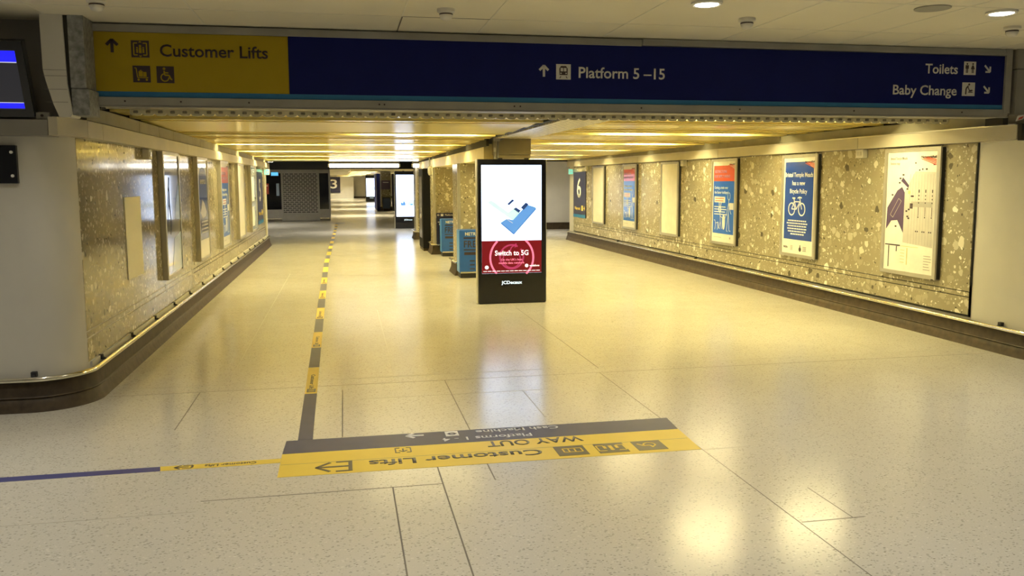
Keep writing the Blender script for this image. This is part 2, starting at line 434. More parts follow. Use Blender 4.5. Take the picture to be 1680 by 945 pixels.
run('trim_10', 6.285, 6.6, 2.215, 2.325, [7.0, 11.5, 23.5], mLedge)
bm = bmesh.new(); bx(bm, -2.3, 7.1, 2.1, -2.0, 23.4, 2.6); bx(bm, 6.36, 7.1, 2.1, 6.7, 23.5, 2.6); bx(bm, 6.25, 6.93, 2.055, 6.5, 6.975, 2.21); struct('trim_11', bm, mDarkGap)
bm = bmesh.new()   # bright bead along the top of the right fascia
bx(bm, 6.235, 7.0, 2.200, 6.25, 23.4, 2.214); struct('trim_12', bm, mAlu)
# short stone lintel over the front left wall, wall above it, casings beside the beam
bm = bmesh.new(); bx(bm, -6, 6.66, 2.03, -2.065, 6.9, 2.145, bevel=.004); struct('trim_13', bm, mBeam)
bm = bmesh.new(); bx(bm, -6, 6.95, 2.1, -2.06, 7.1, 2.89); struct('wall_upper', bm, mBeam)
bm = bmesh.new()
prof = [(-2.083, 2.887), (-1.935, 2.887), (-1.925, 2.40), (-1.90, 2.19), (-1.915, 2.165), (-1.99, 2.165), (-2.025, 2.26), (-2.065, 2.42), (-2.08, 2.5)]
f = [bm.verts.new((x, 6.68, z)) for x, z in prof]; g = [bm.verts.new((x, 6.9, z)) for x, z in prof]
bm.faces.new(f); bm.faces.new(g[::-1])
for i in range(len(prof)): bm.faces.new((f[i], f[(i+1) % len(prof)], g[(i+1) % len(prof)], g[i]))
struct('trim_14', bm, mWhite)
bm = bmesh.new()
for z in (2.497, 2.455, 2.36, 2.27): bx(bm, -2.078, 6.678, z-.002, -1.925, 6.682, z+.002)
struct('trim_26', bm, mSteel); bm = bmesh.new()
bx(bm, -1.934, 6.70, 2.24, -1.906, 6.9, 2.887); struct('trim_15', bm, mDarkGap)
bm = bmesh.new(); bx(bm, -1.905, 6.69, 2.372, -1.80, 6.95, 2.887, bevel=.004); bx(bm, -1.903, 6.69, 2.18, -1.785, 6.95, 2.368, bevel=.004)
struct('trim_16', bm, mGrey)
bm = bmesh.new(); bx(bm, 6.135, 6.9, 2.29, 6.6, 7.1, 2.70, bevel=.004); bx(bm, 6.135, 6.9, 2.705, 6.6, 7.1, 2.885, bevel=.004); struct('trim_17', bm, mBeam)
bm = bmesh.new(); bx(bm, 6.08, 6.98, 2.2, 6.14, 7.2, 2.885); bx(bm, -1.86, 6.97, 2.25, -1.78, 7.1, 2.885); struct('trim_18', bm, mDarkGap)

# tunnel ceiling: rows of gloss strips, luminaire troughs between some of them
LIGHT_ROWS = [8.62, 11.32, 14.06, 16.8, 19.6, 22.3]
def strips(nm, x0, x1, dz):
    bm = bmesh.new(); y = 8.02
    edges = []
    marks = [7.95]+[v for r in LIGHT_ROWS for v in (r-.08, r+.08)]+[23.45]
    for a, b in zip(marks[0::2], marks[1::2]):
        k = max(1, round((b-a)/.42)); p = (b-a)/k
        for i in range(k): edges.append((a+i*p, a+(i+1)*p))
    for a, b in edges:
        t = random.choice([-.003, -.006, -.009, -.005, .006, .010] if a > 12 else [-.010, -.006, .012, .016, .010]); z = CEIL((a+b)/2)+dz
        a1, b1 = a+.006, b-.006
        pr = [(a1, z+.05), (a1, z-t*.5), (b1, z+t*.5), (b1, z+.05)]
        jx = random.uniform(-.02, .02)
        lo = [bm.verts.new((x0+jx, yy, zz)) for yy, zz in pr]; hi = [bm.verts.new((x1+jx, yy, zz)) for yy, zz in pr]
        for i in range(3): bm.faces.new((lo[i], lo[i+1], hi[i+1], hi[i]))
        bm.faces.new(lo); bm.faces.new(hi)
    struct(nm, bm, mGold)
strips('ceiling_left_bay', -1.985, 2.06, -.025); strips('ceiling_right_bay', 2.66, 6.33, .01)
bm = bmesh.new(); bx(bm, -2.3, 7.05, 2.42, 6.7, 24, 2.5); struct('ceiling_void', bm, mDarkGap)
# scalloped trim hanging behind the beam
bm = bmesh.new()
def scallop(x0, x1, y, zt, zb):
    n = int((x1-x0)/.098)
    for i in range(n):
        a = x0+i*.098
        pts = [(a, zt), (a+.098, zt), (a+.098, zb+.018), (a+.082, zb+.004), (a+.049, zb), (a+.016, zb+.004), (a, zb+.018)]
        f = [bm.verts.new((px_, y, pz)) for px_, pz in pts]; g = [bm.verts.new((px_, y+.02, pz)) for px_, pz in pts]
        bm.faces.new(f); bm.faces.new(g[::-1])
        for j in range(7): bm.faces.new((f[j], f[(j+1) % 7], g[(j+1) % 7], g[j]))
scallop(-1.75, 6.15, 7.72, 2.36, 2.254); struct('trim_19', bm, mScallop)
bm = bmesh.new()
for i in range(80):
    x = -1.75+i*.098; bx(bm, x+.03, 7.708, 2.274, x+.068, 7.722, 2.296, bevel=.006)
struct('trim_20', bm, mBrown)
bm = bmesh.new(); bx(bm, -1.8, 7.74, 2.325, 6.2, 7.94, 2.345); struct('ceiling_edge', bm, mGold)
# perforated panel, then the downstand beam over the columns
bm = bmesh.new(); bx(bm, 2.13, 7.98, 2.285, 2.62, 11.9, 2.30); struct('ceiling_perforated', bm, mPerf)
bm = bmesh.new(); bx(bm, 2.07, 7.75, 2.30, 2.125, 12.0, 2.36); bx(bm, 2.03, 12.1, 2.19, 2.07, 23.4, 2.4); struct('trim_21', bm, mDarkGap)
bm = bmesh.new(); bx(bm, 2.05, 12.45, 2.0, 2.64, 23.4, 2.235, bevel=.004); struct('ceiling_beam', bm, mSoffit)
bm = bmesh.new(); bx(bm, 2.175, 11.95, 2.06, 2.66, 12.45, 2.34, bevel=.02); bx(bm, 2.19, 11.97, 2.005, 2.65, 12.44, 2.056); struct('trim_22', bm, mBrown)  # end of the downstand beam, its shade put into the brown
# concourse beyond the tunnel
bm = bmesh.new(); bx(bm, -12, 24.2, 2.55, 12, 37.2, 2.7); struct('ceiling_concourse', bm, mCream)
bm = bmesh.new(); bx(bm, -1.7, 37.3, 2.24, 12, 88, 2.4); struct('ceiling_far', bm, mSoffit)
bm = bmesh.new(); bx(bm, -.58, 36.9, 2.2, 12, 37.2, 2.7); struct('trim_23', bm, mDarkGap)
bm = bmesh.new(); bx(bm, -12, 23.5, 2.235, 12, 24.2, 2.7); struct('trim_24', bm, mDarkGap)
bm = bmesh.new(); bx(bm, -.6, 84, 0, 12, 84.3, 2.4); struct('wall_far', bm, mWhite)
bm = bmesh.new(); bx(bm, -.6, 83.9, 0, 12, 84, .2); struct('baseboard_far', bm, mPlinth)
bm = bmesh.new(); bx(bm, 5.2, 28.6, 0, 12, 28.8, 2.6); struct('wall_beyond', bm, mWhite)
bm = bmesh.new(); bx(bm, 5.2, 28.53, 0, 12, 28.6, .2); bx(bm, 5.2, 28.50, .2, 12, 28.6, .235); struct('baseboard_beyond', bm, mPlinth)
bm = bmesh.new(); bx(bm, -12, 24.2, 0, -11.8, 37, 2.6); struct('wall_concourse', bm, mWhite)
bm = bmesh.new(); bx(bm, -6, 38.9, 0, -1.6, 84, 2.4); struct('wall_lane', bm, mWhite)
bm = bmesh.new(); bx(bm, -1.59, 82.9, 0, .98, 83.2, 2.24); bx(bm, -1.59, 82.8, 0, .98, 82.9, .2); struct('wall_end', bm, mWhite)

# ================================================================== overhead sign beam
Y = 6.95
t = thing('overhead_sign', 'long yellow and navy station sign on the grey beam over the passage mouth', 'sign', (2.1, Y, 2.27))
bm = bmesh.new(); bx(bm, -1.86, Y+.004, 2.268, 6.09, Y+.26, 2.882)
obj('beam', bm, mBeam, t)
bm = bmesh.new(); bx(bm, -1.86, Y-.02, 2.818, 2.5, Y+.004, 2.872, bevel=.003); bx(bm, 2.505, Y-.026, 2.826, 6.09, Y+.004, 2.88, bevel=.003)
bx(bm, -1.86, Y-.02, 2.275, 6.09, Y+.004, 2.336, bevel=.003); bx(bm, 6.035, Y-.03, 2.30, 6.10, Y+.004, 2.885, bevel=.003)
bx(bm, -1.86, Y-.012, 2.262, 6.1, Y+.03, 2.272)
obj('frame', bm, mSteel, t)
bm = bmesh.new(); bx(bm, -1.855, Y-.006, 2.378, -.395, Y+.004, 2.816); py_ = obj('yellow_panel', bm, mYellow, t)
bm = bmesh.new(); bx(bm, -.393, Y-.006, 2.378, 6.035, Y+.004, 2.82); pn_ = obj('navy_panel', bm, mNavy, t)
bm = bmesh.new(); bx(bm, -1.855, Y-.007, 2.338, 6.035, Y+.004, 2.377); obj('light_blue_stripe', bm, mSky, t)
bm = bmesh.new()
for x in (-1.6, -1.2, -.7, .3, .34, 1.4, 1.45, 2.5, 3.4, 4.5, 5.6):
    cyl(bm, (x, Y-.024, 2.305), (x, Y-.018, 2.305), .007, seg=8)
obj('bolt', bm, mInk, t)
A = Art((0, Y-.006, 0), *FRONT)
def tile(a0, b0, a1, b1, back, parent):
    bm = bmesh.new(); A.rect(bm, a0, b0, a1, b1, .002); return obj('pictogram', bm, back, parent)
bm = bmesh.new(); A.arrow(bm, -1.674, 2.712, .095, .022, 90, .002); obj('arrow', bm, mInk, py_)
A.text('Customer Lifts', -1.337, 2.645, .088, mInk, py_, .002, w=.79)
p = tile(-1.54, 2.632, -1.412, 2.757, mInk, py_)                    # lift
bm = bmesh.new(); a, b = -1.476, 2.694
for q in ([(-.02, .044), (-.046, .044), (-.046, -.044), (-.02, -.044)], [(.02, .044), (.046, .044), (.046, -.044), (.02, -.044)]):
    A.stroke(bm, [(a+x, b+y) for x, y in q], .008, .003)
A.disc(bm, a, b+.022, .009, .003); A.rect(bm, a-.009, b-.03, a+.009, b+.012, .003)
for s in (-1, 1): A.disc(bm, a+s*.022, b+.010, .006, .003); A.rect(bm, a+s*.022-.006, b-.028, a+s*.022+.006, b+.002, .003); A.poly(bm, [(a-.012, b+s*.048), (a+.012, b+s*.048), (a, b+s*.060)], .003)
obj('symbol', bm, mYellow, p)
p = tile(-1.537, 2.447, -1.412, 2.571, mInk, py_)                   # luggage trolley
bm = bmesh.new(); a, b = -1.474, 2.509
A.stroke(bm, [(a-.05, b+.045), (a-.038, b+.045), (a-.030, b-.026), (a+.045, b-.026)], .007, .003)
A.rect(bm, a-.022, b-.018, a+.008, b+.022, .003); A.rect(bm, a+.011, b-.018, a+.034, b+.016, .003); A.rect(bm, a-.012, b+.024, a+.0, b+.03, .003)
for s in (-.024, .034): A.disc(bm, a+s, b-.042, .008, .003)
obj('symbol', bm, mYellow, p)
p = tile(-1.368, 2.445, -1.242, 2.57, mInk, py_)                    # wheelchair
bm = bmesh.new(); a, b = -1.305, 2.507
A.disc(bm, a-.008, b+.045, .010, .003); A.stroke(bm, [(a-.008, b+.03), (a-.006, b-.002), (a+.026, b-.004), (a+.040, b-.036), (a+.048, b-.032)], .011, .003)
A.stroke(bm, [(a-.006, b+.016), (a+.022, b+.014)], .008, .003); A.ring(bm, a-.004, b-.020, .028, .008, .003, 110, 360)
obj('symbol', bm, mYellow, p)
bm = bmesh.new(); A.arrow(bm, 1.653, 2.596, .09, .02, 90, .002); obj('arrow', bm, mSignWhite, pn_)
p = tile(1.757, 2.531, 1.883, 2.656, mSignWhite, pn_)               # train front
bm = bmesh.new(); a, b = 1.82, 2.597
A.poly(bm, [(a-.034, b-.03), (a+.034, b-.03), (a+.036, b+.022), (a+.022, b+.044), (a-.022, b+.044), (a-.036, b+.022)], .003)
A.stroke(bm, [(a-.022, b-.04), (a-.032, b-.056)], .006, .003); A.stroke(bm, [(a+.022, b-.04), (a+.032, b-.056)], .006, .003)
sy = obj('symbol', bm, mInk, p)
bm = bmesh.new(); A.rect(bm, a-.025, b+.0, a-.003, b+.028, .004); A.rect(bm, a+.003, b+.0, a+.025, b+.028, .004)
for s in (-1, 1): A.disc(bm, a+s*.022, b-.016, .006, .004)
obj('windscreen', bm, mSignWhite, p)
A.text('Platform 5 \u201315', 1.951, 2.549, .088, mSignWhite, pn_, .002, w=.76)
A.text('Toilets', 5.545, 2.652, .085, mSignWhite, pn_, .002, w=.335, align='R')
A.text('Baby Change', 5.545, 2.459, .085, mSignWhite, pn_, .002, w=.655, align='R')
p = tile(5.607, 2.645, 5.733, 2.765, mSignWhite, pn_)
bm = bmesh.new()
for a, fem in ((5.64, 0), (5.70, 1)):
    A.disc(bm, a, 2.744, .0085, .003)
    if fem: A.poly(bm, [(a-.007, 2.732), (a+.007, 2.732), (a+.021, 2.697), (a-.021, 2.697)], .003)
    else: A.rect(bm, a-.017, 2.70, a+.017, 2.732, .003)
    A.rect(bm, a-.010, 2.662, a-.002, 2.70, .003); A.rect(bm, a+.002, 2.662, a+.010, 2.70, .003)
obj('symbol', bm, mInk, p)
p = tile(5.600, 2.455, 5.733, 2.577, mSignWhite, pn_)
bm = bmesh.new(); a, b = 5.665, 2.515
A.disc(bm, a+.006, b+.044, .010, .003); A.stroke(bm, [(a-.002, b+.032), (a-.024, b+.006), (a-.026, b-.046)], .013, .003)
A.stroke(bm, [(a-.008, b+.026), (a+.010, b-.008), (a+.03, b-.010)], .008, .003); A.rect(bm, a+.0, b-.030, a+.046, b-.022, .003); A.disc(bm, a+.036, b-.010, .008, .003); A.rect(bm, a+.004, b-.02, a+.03, b-.012, .003)
obj('symbol', bm, mInk, p)
for b in (2.705, 2.517):
    bm = bmesh.new(); A.arrow(bm, 5.855, b, .082, .017, -45, .002); obj('arrow', bm, mSignWhite, pn_)
bm = bmesh.new(); A2 = Art((6.13, 6.88, 2.225), *FRONT); A2.poly(bm, [(.0, .0), (.075, .02), (.10, .065), (.02, .05)], .012, .012)
o = obj('hazard_sticker', bm, mSignWhite); tag(o, 'small red and white sticker on the casing right of the overhead sign', 'sticker')
bm = bmesh.new(); A2.poly(bm, [(.015, .012), (.06, .025), (.075, .05), (.03, .035)], .014, .002); obj('red_flash', bm, mPoRed, o)

# ================================================================== hall ceiling fittings
def downlight(x, y, label):
    t = thing('downlight', label, 'ceiling light', (x, y, 2.86), 'round downlights in the hall ceiling')
    bm = bmesh.new(); lathe(bm, (x, y, 0), [(.078, 2.884), (.105, 2.884), (.105, 2.872), (.092, 2.866), (.078, 2.872)], 32); obj('bezel', bm, mWhitePlastic, t, smooth=True)
    bm = bmesh.new(); lathe(bm, (x, y, 0), [(.078, 2.882), (.078, 2.868), (.05, 2.862)], 32); obj('lens', bm, mLamp, t)
    ld = bpy.data.lights.new('downlight_lamp', 'AREA'); ld.shape = 'DISK'; ld.size = .15; ld.energy = HALL_W; ld.color = HALL_COL; ld.spread = R(105)
    lo = bpy.data.objects.new('lamp', ld); C.objects.link(lo); lo.parent = t; lo.location = (0, 0, -.003)
downlight(2.435, 5.49, 'lit round downlight nearer the middle of the hall ceiling')
downlight(4.648, 5.405, 'lit round downlight at the right end of the hall ceiling')
for x, y in ((.22, 5.52), (-1.98, 5.5), (-4.1, 5.4), (.22, 3.3), (2.43, 3.3), (4.65, 3.3), (-1.98, 3.3), (-4.1, 3.3), (6.9, 5.4), (6.9, 3.3), (.22, 1.1), (2.43, 1.1), (-1.98, 1.1), (4.65, 1.1), (0.2, -1.2), (2.43, -1.2), (-1.98, -1.2)):
    downlight(x, y, 'lit round downlight in the hall ceiling, above the top edge of the photo')
bm = bmesh.new(); lathe(bm, (4.07, 5.38, 0), [(.02, 2.884), (.12, 2.884), (.12, 2.878), (.10, 2.876), (.02, 2.876)], 32)
tag(obj('ceiling_speaker', bm, mMid if False else mSteel, smooth=True), 'flat round grey speaker grille in the ceiling left of the right downlight', 'speaker')
for x, y, lb in ((-1.55, 6.10, 'smoke detector above the yellow end of the overhead sign'), (.733, 6.02, 'smoke detector over the navy sign, left of middle'),
                 (2.968, 5.97, 'smoke detector just behind the nearer lit downlight'), (5.195, 5.92, 'smoke detector just behind the right-hand lit downlight')):
    t = thing('smoke_detector', 'small white '+lb, 'smoke detector', (x, y, 2.80), 'smoke detectors on the hall ceiling')
    bm = bmesh.new(); lathe(bm, (x, y, 0), [(.03, 2.885), (.062, 2.885), (.062, 2.865), (.05, 2.858), (.03, 2.858)], 24); obj('base', bm, mWhitePlastic, t, smooth=True)
    bm = bmesh.new(); lathe(bm, (x, y, 0), [(.02, 2.86), (.044, 2.858), (.046, 2.835), (.034, 2.815), (.012, 2.806)], 24); obj('sensor_head', bm, mWhitePlastic, t, smooth=True)
    bm = bmesh.new(); lathe(bm, (x, y, 0), [(.044, 2.853), (.047, 2.853), (.047, 2.845), (.044, 2.845)], 24); obj('vent_band', bm, mInk, t)

# ================================================================== tunnel lights
def recessed(x, y, dz, label, L=.72, dm=None):
    z = CEIL(y)+dz
    t = thing('recessed_light', label, 'ceiling light', (x, y, z), 'slot lights recessed between the ceiling strips')
    bm = bmesh.new(); bx(bm, x-L/2-.03, y-.085, z+.078, x+L/2+.03, y+.085, z+.095)
    bx(bm, x-L/2-.03, y-.085, z+.012, x+L/2+.03, y-.08, z+.08); bx(bm, x-L/2-.03, y+.08, z+.012, x+L/2+.03, y+.085, z+.08)
    obj('housing', bm, mWhitePlastic, t)
    bm = bmesh.new(); bx(bm, x-L/2, y-.07, z+.05, x+L/2, y+.07, z+.078); obj('diffuser', bm, dm or mDiff, t)
names = ['first', 'second', 'third', 'fourth', 'fifth', 'sixth']
for i, y in enumerate(LIGHT_ROWS):
    for x in (3.98, 5.28):
        recessed(x, y, .01, '%s slot light in the %s row of the right ceiling bay' % ('left' if x < 4.6 else 'right', names[i]))
    if i >= 1:
        for x in (-1.0, 1.0) if i > 1 else (1.0,):
            recessed(x, y, -.025, '%s slot light in the %s row of the left ceiling bay' % ('left' if x < 0 else 'right', names[i]), 1.5, mDiffSoft)
# fluorescent battens past the end of the strips
def batten(x0, x1, label):
    t = thing('fluorescent_batten', label, 'tube light', ((x0+x1)/2, 24.0, 2.06), 'white tube lights at the end of the tunnel')
    bm = bmesh.new(); bx(bm, x0, 23.95, 2.165, x1, 24.1, 2.235, bevel=.006); obj('housing', bm, mSteel, t)
    bm = bmesh.new(); cyl(bm, (x0+.02, 24.0, 2.115), (x1-.02, 24.0, 2.115), .048); obj('tube', bm, mTube, t, smooth=True)
    bm = bmesh.new(); bx(bm, x0-.02, 23.96, 2.08, x0+.02, 24.04, 2.17); bx(bm, x1-.02, 23.96, 2.08, x1+.02, 24.04, 2.17); obj('end_cap', bm, mWhitePlastic, t)
batten(-.38, 1.56, 'longer white tube light across the far end of the left bay'); batten(1.92, 2.42, 'short white tube light close above the second lit advertising display')
for x, y in ((1.0, 42), (1.0, 52), (1.0, 62), (1.0, 74), (.1, 80.5), (3.5, 48), (3.5, 66)):  # panels added to brighten the far passage and its end wall
    t = thing('added_fill_panel', 'added fill light panel on the far passage ceiling, %s' % ('over the left lane at %s' % {42: 'the near end', 52: 'the second place', 62: 'the third place', 74: 'the fourth place', 80.5: 'the end wall'}[y] if x < 2 else 'right of the columns, %s' % ('nearer' if y == 48 else 'farther')), 'ceiling light', (x, y, 2.2), 'added fill panels on the far passage ceiling')
    bm = bmesh.new(); bx(bm, x-.65, y-.11, 2.225, x+.65, y+.11, 2.24); bx(bm, x-.65, y-.11, 2.13, x+.65, y-.10, 2.226); bx(bm, x-.65, y+.10, 2.13, x+.65, y+.11, 2.226); obj('frame', bm, mSoffit, t)
    bm = bmesh.new(); bx(bm, x-.6, y-.09, 2.205, x+.6, y+.09, 2.225); obj('diffuser', bm, mFarFill, t)
for x, y in ((-3.5, 33.5), (0.5, 28.5), (5.5, 26.5)):  # panels added to lift the dark crossing and shop front
    t = thing('added_fill_panel', {-3.5: 'added fill light panel in the dim ceiling before the shuttered shop', .5: 'added fill light panel in the dim ceiling before the second display', 5.5: 'added fill light panel in the dim ceiling by the right end wall'}[x], 'ceiling light', (x, y, 2.5), 'added fill panels in the dim crossing ceiling')
    bm = bmesh.new(); bx(bm, x-.9, y-.16, 2.53, x+.9, y+.16, 2.55); bx(bm, x-.9, y-.16, 2.42, x+.9, y-.15, 2.531); bx(bm, x-.9, y+.15, 2.42, x+.9, y+.16, 2.531); obj('frame', bm, mSteel, t)
    bm = bmesh.new(); bx(bm, x-.86, y-.14, 2.51, x+.86, y+.14, 2.53); obj('diffuser', bm, bpy.data.materials.get('crossing_fill_glow') or emit('crossing_fill_glow', (1, .95, .86), 75), t)

# ================================================================== advertising displays
def kiosk(y, label, art, z_top=1.985, depth=.16):
    x0, x1 = 1.793, 2.742
    t = thing('digital_advertising_display', label, 'advertising display', (2.27, y+depth/2, 0), 'lit advertising displays along the centre line')
    bm = bmesh.new(); bx(bm, x0, y, .012, x1, y+depth, z_top, bevel=.006); obj('cabinet', bm, mBlack, t)
    bm = bmesh.new(); bx(bm, x0-.016, y+.02, .01, x0+.001, y+depth-.02, z_top-.005, bevel=.003); bx(bm, x1-.001, y+.02, .01, x1+.010, y+depth-.02, z_top-.005, bevel=.003); obj('edge_trim', bm, mAlu, t)
    bm = bmesh.new(); bx(bm, x0+.01, y+.01, 0, x1-.01, y+depth-.01, .014); obj('base_plate', bm, mBlackMatt, t)
    bm = bmesh.new()
    for x in (2.08, 2.45): bx(bm, x, y+.04, z_top, x+.06, y+.1, z_top+.018, bevel=.004)
    obj('top_lug', bm, mBlackMatt, t)
    A = Art((0, y, 0), *FRONT)
    bm = bmesh.new(); A.rect(bm, x0+.045, .425, x1-.066, 1.905, .001); scr = obj('screen', bm, mScrWhite, t)
    A.text('JCDecaux', 2.255, .275 if art == 'phone' else .29, .042, mLogo, t, .002, w=.29, align='C', name='maker_lettering')
    return t, scr, A
t, scr, A = kiosk(11.385, 'nearest tall black digital display showing phones over a red panel', 'phone')
x0, x1 = 1.838, 2.676; d = .002
bm = bmesh.new(); A.rect(bm, x0, .426, x1, .875, d); red = obj('red_panel', bm, mScrRed, scr)
bm = bmesh.new(); A.ring(bm, 2.255, .65, .165, .022, .003, 60, 400); A.ring(bm, 2.255, .62, .12, .014, .003, 100, 420); A.stroke(bm, [(2.22, .69), (2.25, .78), (2.32, .83), (2.30, .78)], .014, .003); obj('swirl', bm, mScrDim, red)
bm = bmesh.new(); A.ring(bm, 2.26, .64, .305, .026, .003, 132, 225, 14); A.ring(bm, 2.255, .64, .305, .026, .003, -48, 50, 14); obj('pink_arc', bm, mScrPink, red)
A.text('Switch to 5G', 2.255, .672, .068, mScrText, red, .005, w=.47, align='C')
A.text("On the UK's best", 2.255, .60, .026, mScrPink, red, .005, w=.30, align='C'); A.text('mobile data network', 2.255, .555, .026, mScrPink, red, .005, w=.36, align='C')
bm = bmesh.new(); A.disc(bm, 1.905, .51, .026, .005); A.disc(bm, 2.465, .525, .024, .005); obj('round_emblem', bm, mScrText, red)
A.text('vodafone', 2.505, .512, .026, mScrText, red, .005, w=.14)
bm = bmesh.new()
for k in range(13): A.rect(bm, 1.858+k*.062, .452, 1.858+k*.062+.05, .460, .005)
obj('small_print', bm, mScrText, red)
bm = bmesh.new(); A.poly(bm, [(1.915, 1.405), (1.94, 1.385), (2.20, 1.20), (2.275, 1.15), (2.385, 1.245), (2.30, 1.325), (2.21, 1.26), (2.02, 1.40), (1.965, 1.43)], d); obj('mint_phone', bm, mScrMint, scr)
bm = bmesh.new(); A.poly(bm, [(2.105, 1.125), (2.285, .972), (2.60, 1.315), (2.585, 1.33), (2.47, 1.365), (2.40, 1.29), (2.275, 1.155), (2.19, 1.175)], .0025); obj('blue_phone', bm, mScrPhone, scr)
bm = bmesh.new(); A.poly(bm, [(2.105, 1.125), (2.105, 1.108), (2.285, .955), (2.60, 1.30), (2.60, 1.315), (2.285, .972)], .003); obj('phone_edge', bm, mScrPhone2, scr)
bm = bmesh.new()
for q in ([(2.195, 1.375), (2.22, 1.36), (2.295, 1.425), (2.265, 1.44)], [(2.285, 1.305), (2.315, 1.33), (2.385, 1.285), (2.355, 1.255)], [(2.385, 1.325), (2.425, 1.295), (2.495, 1.37), (2.455, 1.395)]): A.poly(bm, q, .0035)
obj('camera_block', bm, mScrInk, scr)
bm = bmesh.new(); A.stroke(bm, [(2.09, 1.39), (2.235, 1.30)], .008, .0035); A.stroke(bm, [(2.18, 1.175), (2.27, 1.115)], .008, .0035); obj('phone_outline', bm, mScrGrey, scr)
bm = bmesh.new()
for k in range(7): A.rect(bm, 1.935+k*.02, 1.83+.004*(k % 2), 1.948+k*.02, 1.845, d)
A.rect(bm, 2.31, 1.835, 2.34, 1.845, d); A.rect(bm, 2.58, 1.835, 2.60, 1.848, d); obj('caption', bm, mScrGrey, scr)
def scenic(scr, A):
    bm = bmesh.new(); A.poly(bm, [(2.23, .82)]+[(2.40+.17*math.cos(R(180-k*18)), .82+.20*math.sin(R(180-k*18))) for k in range(11)], .002); obj('green_dome', bm, mScrMint, scr)
    bm = bmesh.new(); A.poly(bm, [(2.0, .82), (2.16, .82), (2.16, .90), (2.11, .99), (2.07, .90), (2.0, .94)], .002); A.rect(bm, 2.34, .83, 2.42, .87, .003); obj('blue_figures', bm, mScrPhone, scr)
    bm = bmesh.new(); A.disc(bm, 2.36, 1.57, .025, .002); obj('dot', bm, mScrGrey, scr)
t, scr, A = kiosk(30.38, 'second lit display along the passage, white screen with a small green dome', 'scene', 2.03); scenic(scr, A)
t, scr, A = kiosk(70.1, 'farthest small lit display, white screen with a thin green band', 'scene', 2.15)
bm = bmesh.new(); A.rect(bm, 1.98, .98, 2.66, 1.06, .002); A.rect(bm, 2.1, 1.08, 2.5, 1.18, .002); obj('green_band', bm, mScrMint, scr)

# ================================================================== columns, bins, boards on the centre line
def column(x0, x1, y0, y1, label, ztop=2.0):
    t = thing('stone_column', label, 'column', ((x0+x1)/2, (y0+y1)/2, 0), 'stone-clad columns along the centre line')
    bm = bmesh.new(); bx(bm, x0, y0, .0, x1, y1, ztop, bevel=.012); obj('shaft', bm, mStone, t)
    pth = [(x0, y0), (x0, y1), (x1, y1), (x1, y0)]
    loop = [(x0-.0, y0-.0), (x0, y1), (x1, y1), (x1, y0)][::-1]
    bm = bmesh.new(); sweep(bm, loop, [(-.001, .20), (.035, .20), (.04, .1), (.075, 0)], loop=True); obj('plinth', bm, mPlinth, t)
    bm = bmesh.new(); sweep(bm, loop, circ(.06, .235, .020), closed=True, loop=True); obj('bumper_rail', bm, mChrome, t, smooth=True)
    bm = bmesh.new(); bx(bm, x0-.002, y0-.004, .25, x0+.05, y0+.02, ztop); obj('corner_strip', bm, mAlu, t)
    return t
column(2.0, 2.60, 15.05, 15.75, 'terrazzo column behind the nearest lit display, blue bin on its front')
column(2.03, 2.60, 19.5, 20.2, 'terrazzo column next behind, black notice board on its front')
column(2.05, 2.60, 24.6, 25.3, 'terrazzo column at the end of the tunnel, mostly hidden by others', 2.5)
column(2.1, 2.70, 49.4, 50.1, 'pale slim column far down the passage with a dark notice', 2.24)
t = thing('black_cabinet', 'tall narrow black cabinet between the second column and second display', 'cabinet', (1.98, 20.9, 0))
bm = bmesh.new(); bx(bm, 1.87, 20.45, .06, 2.12, 21.5, 1.99, bevel=.01); obj('body', bm, mCabBlack, t)
bm = bmesh.new(); bx(bm, 1.88, 20.47, 0, 2.11, 21.48, .062); obj('foot', bm, mPlinth, t)
bm = bmesh.new(); bx(bm, 1.862, 20.6, .3, 1.872, 21.3, 1.8); obj('side_panel', bm, mBlack, t)
def dispenser(x0, x1, y0, y1, label):
    t = thing('newspaper_dispenser', label, 'newspaper stand', ((x0+x1)/2, (y0+y1)/2, 0), 'blue free newspaper dispensers')
    bm = bmesh.new(); bx(bm, x0+.015, y0+.02, 0, x1-.015, y1-.01, .09); obj('base', bm, mBlackMatt, t)
    bm = bmesh.new(); bx(bm, x0, y0, .09, x1, y1, .84, bevel=.012); bd = obj('body', bm, mMetro, t)
    bm = bmesh.new(); bx(bm, x0-.006, y0+.03, .1, x0+.002, y1-.02, .83); obj('side_panel', bm, mMetroSide, t)
    bm = bmesh.new(); bx(bm, x0+.01, y0-.02, .085, x1-.01, y0+.01, .115, bevel=.004); obj('foot_rail', bm, mChrome, t)
    A = Art((x0, y0, 0), *FRONT); w = x1-x0
    A.text('METRO', w*.5, .745, .055, mPoWhite, bd, .002, w=w*.56, align='C')
    A.text('FREE', w*.5, .54, .115, mInk, bd, .002, w=w*.66, align='C')
    bm = bmesh.new(); A.rect(bm, w*.16, .69, w*.84, .715, .002); A.rect(bm, w*.16, .485, w*.84, .505, .002); A.rect(bm, w*.18, .405, w*.82, .455, .002)
    for z in (.29, .22, .15): A.rect(bm, w*.40, z, w*.60, z+.022, .002)
    obj('printed_bar', bm, mInk, bd)
dispenser(1.962, 2.40, 14.56, 14.92, 'blue newspaper dispenser just left of the nearest display, front column behind it')
dispenser(2.14, 2.56, 18.86, 19.2, 'blue newspaper dispenser farther back, in front of the black notice board')
t = thing('notice_board', 'black notice board with white lettering on the second column', 'notice board', (2.29, 19.42, .2))
bm = bmesh.new(); bx(bm, 2.08, 19.375, .24, 2.50, 19.405, .96, bevel=.004); bd = obj('board', bm, mDeepNavy, t)
A = Art((2.08, 19.375, 0), *FRONT); A.text('Platforms', .20, .895, .035, mPoWhite, bd, .002, w=.2)
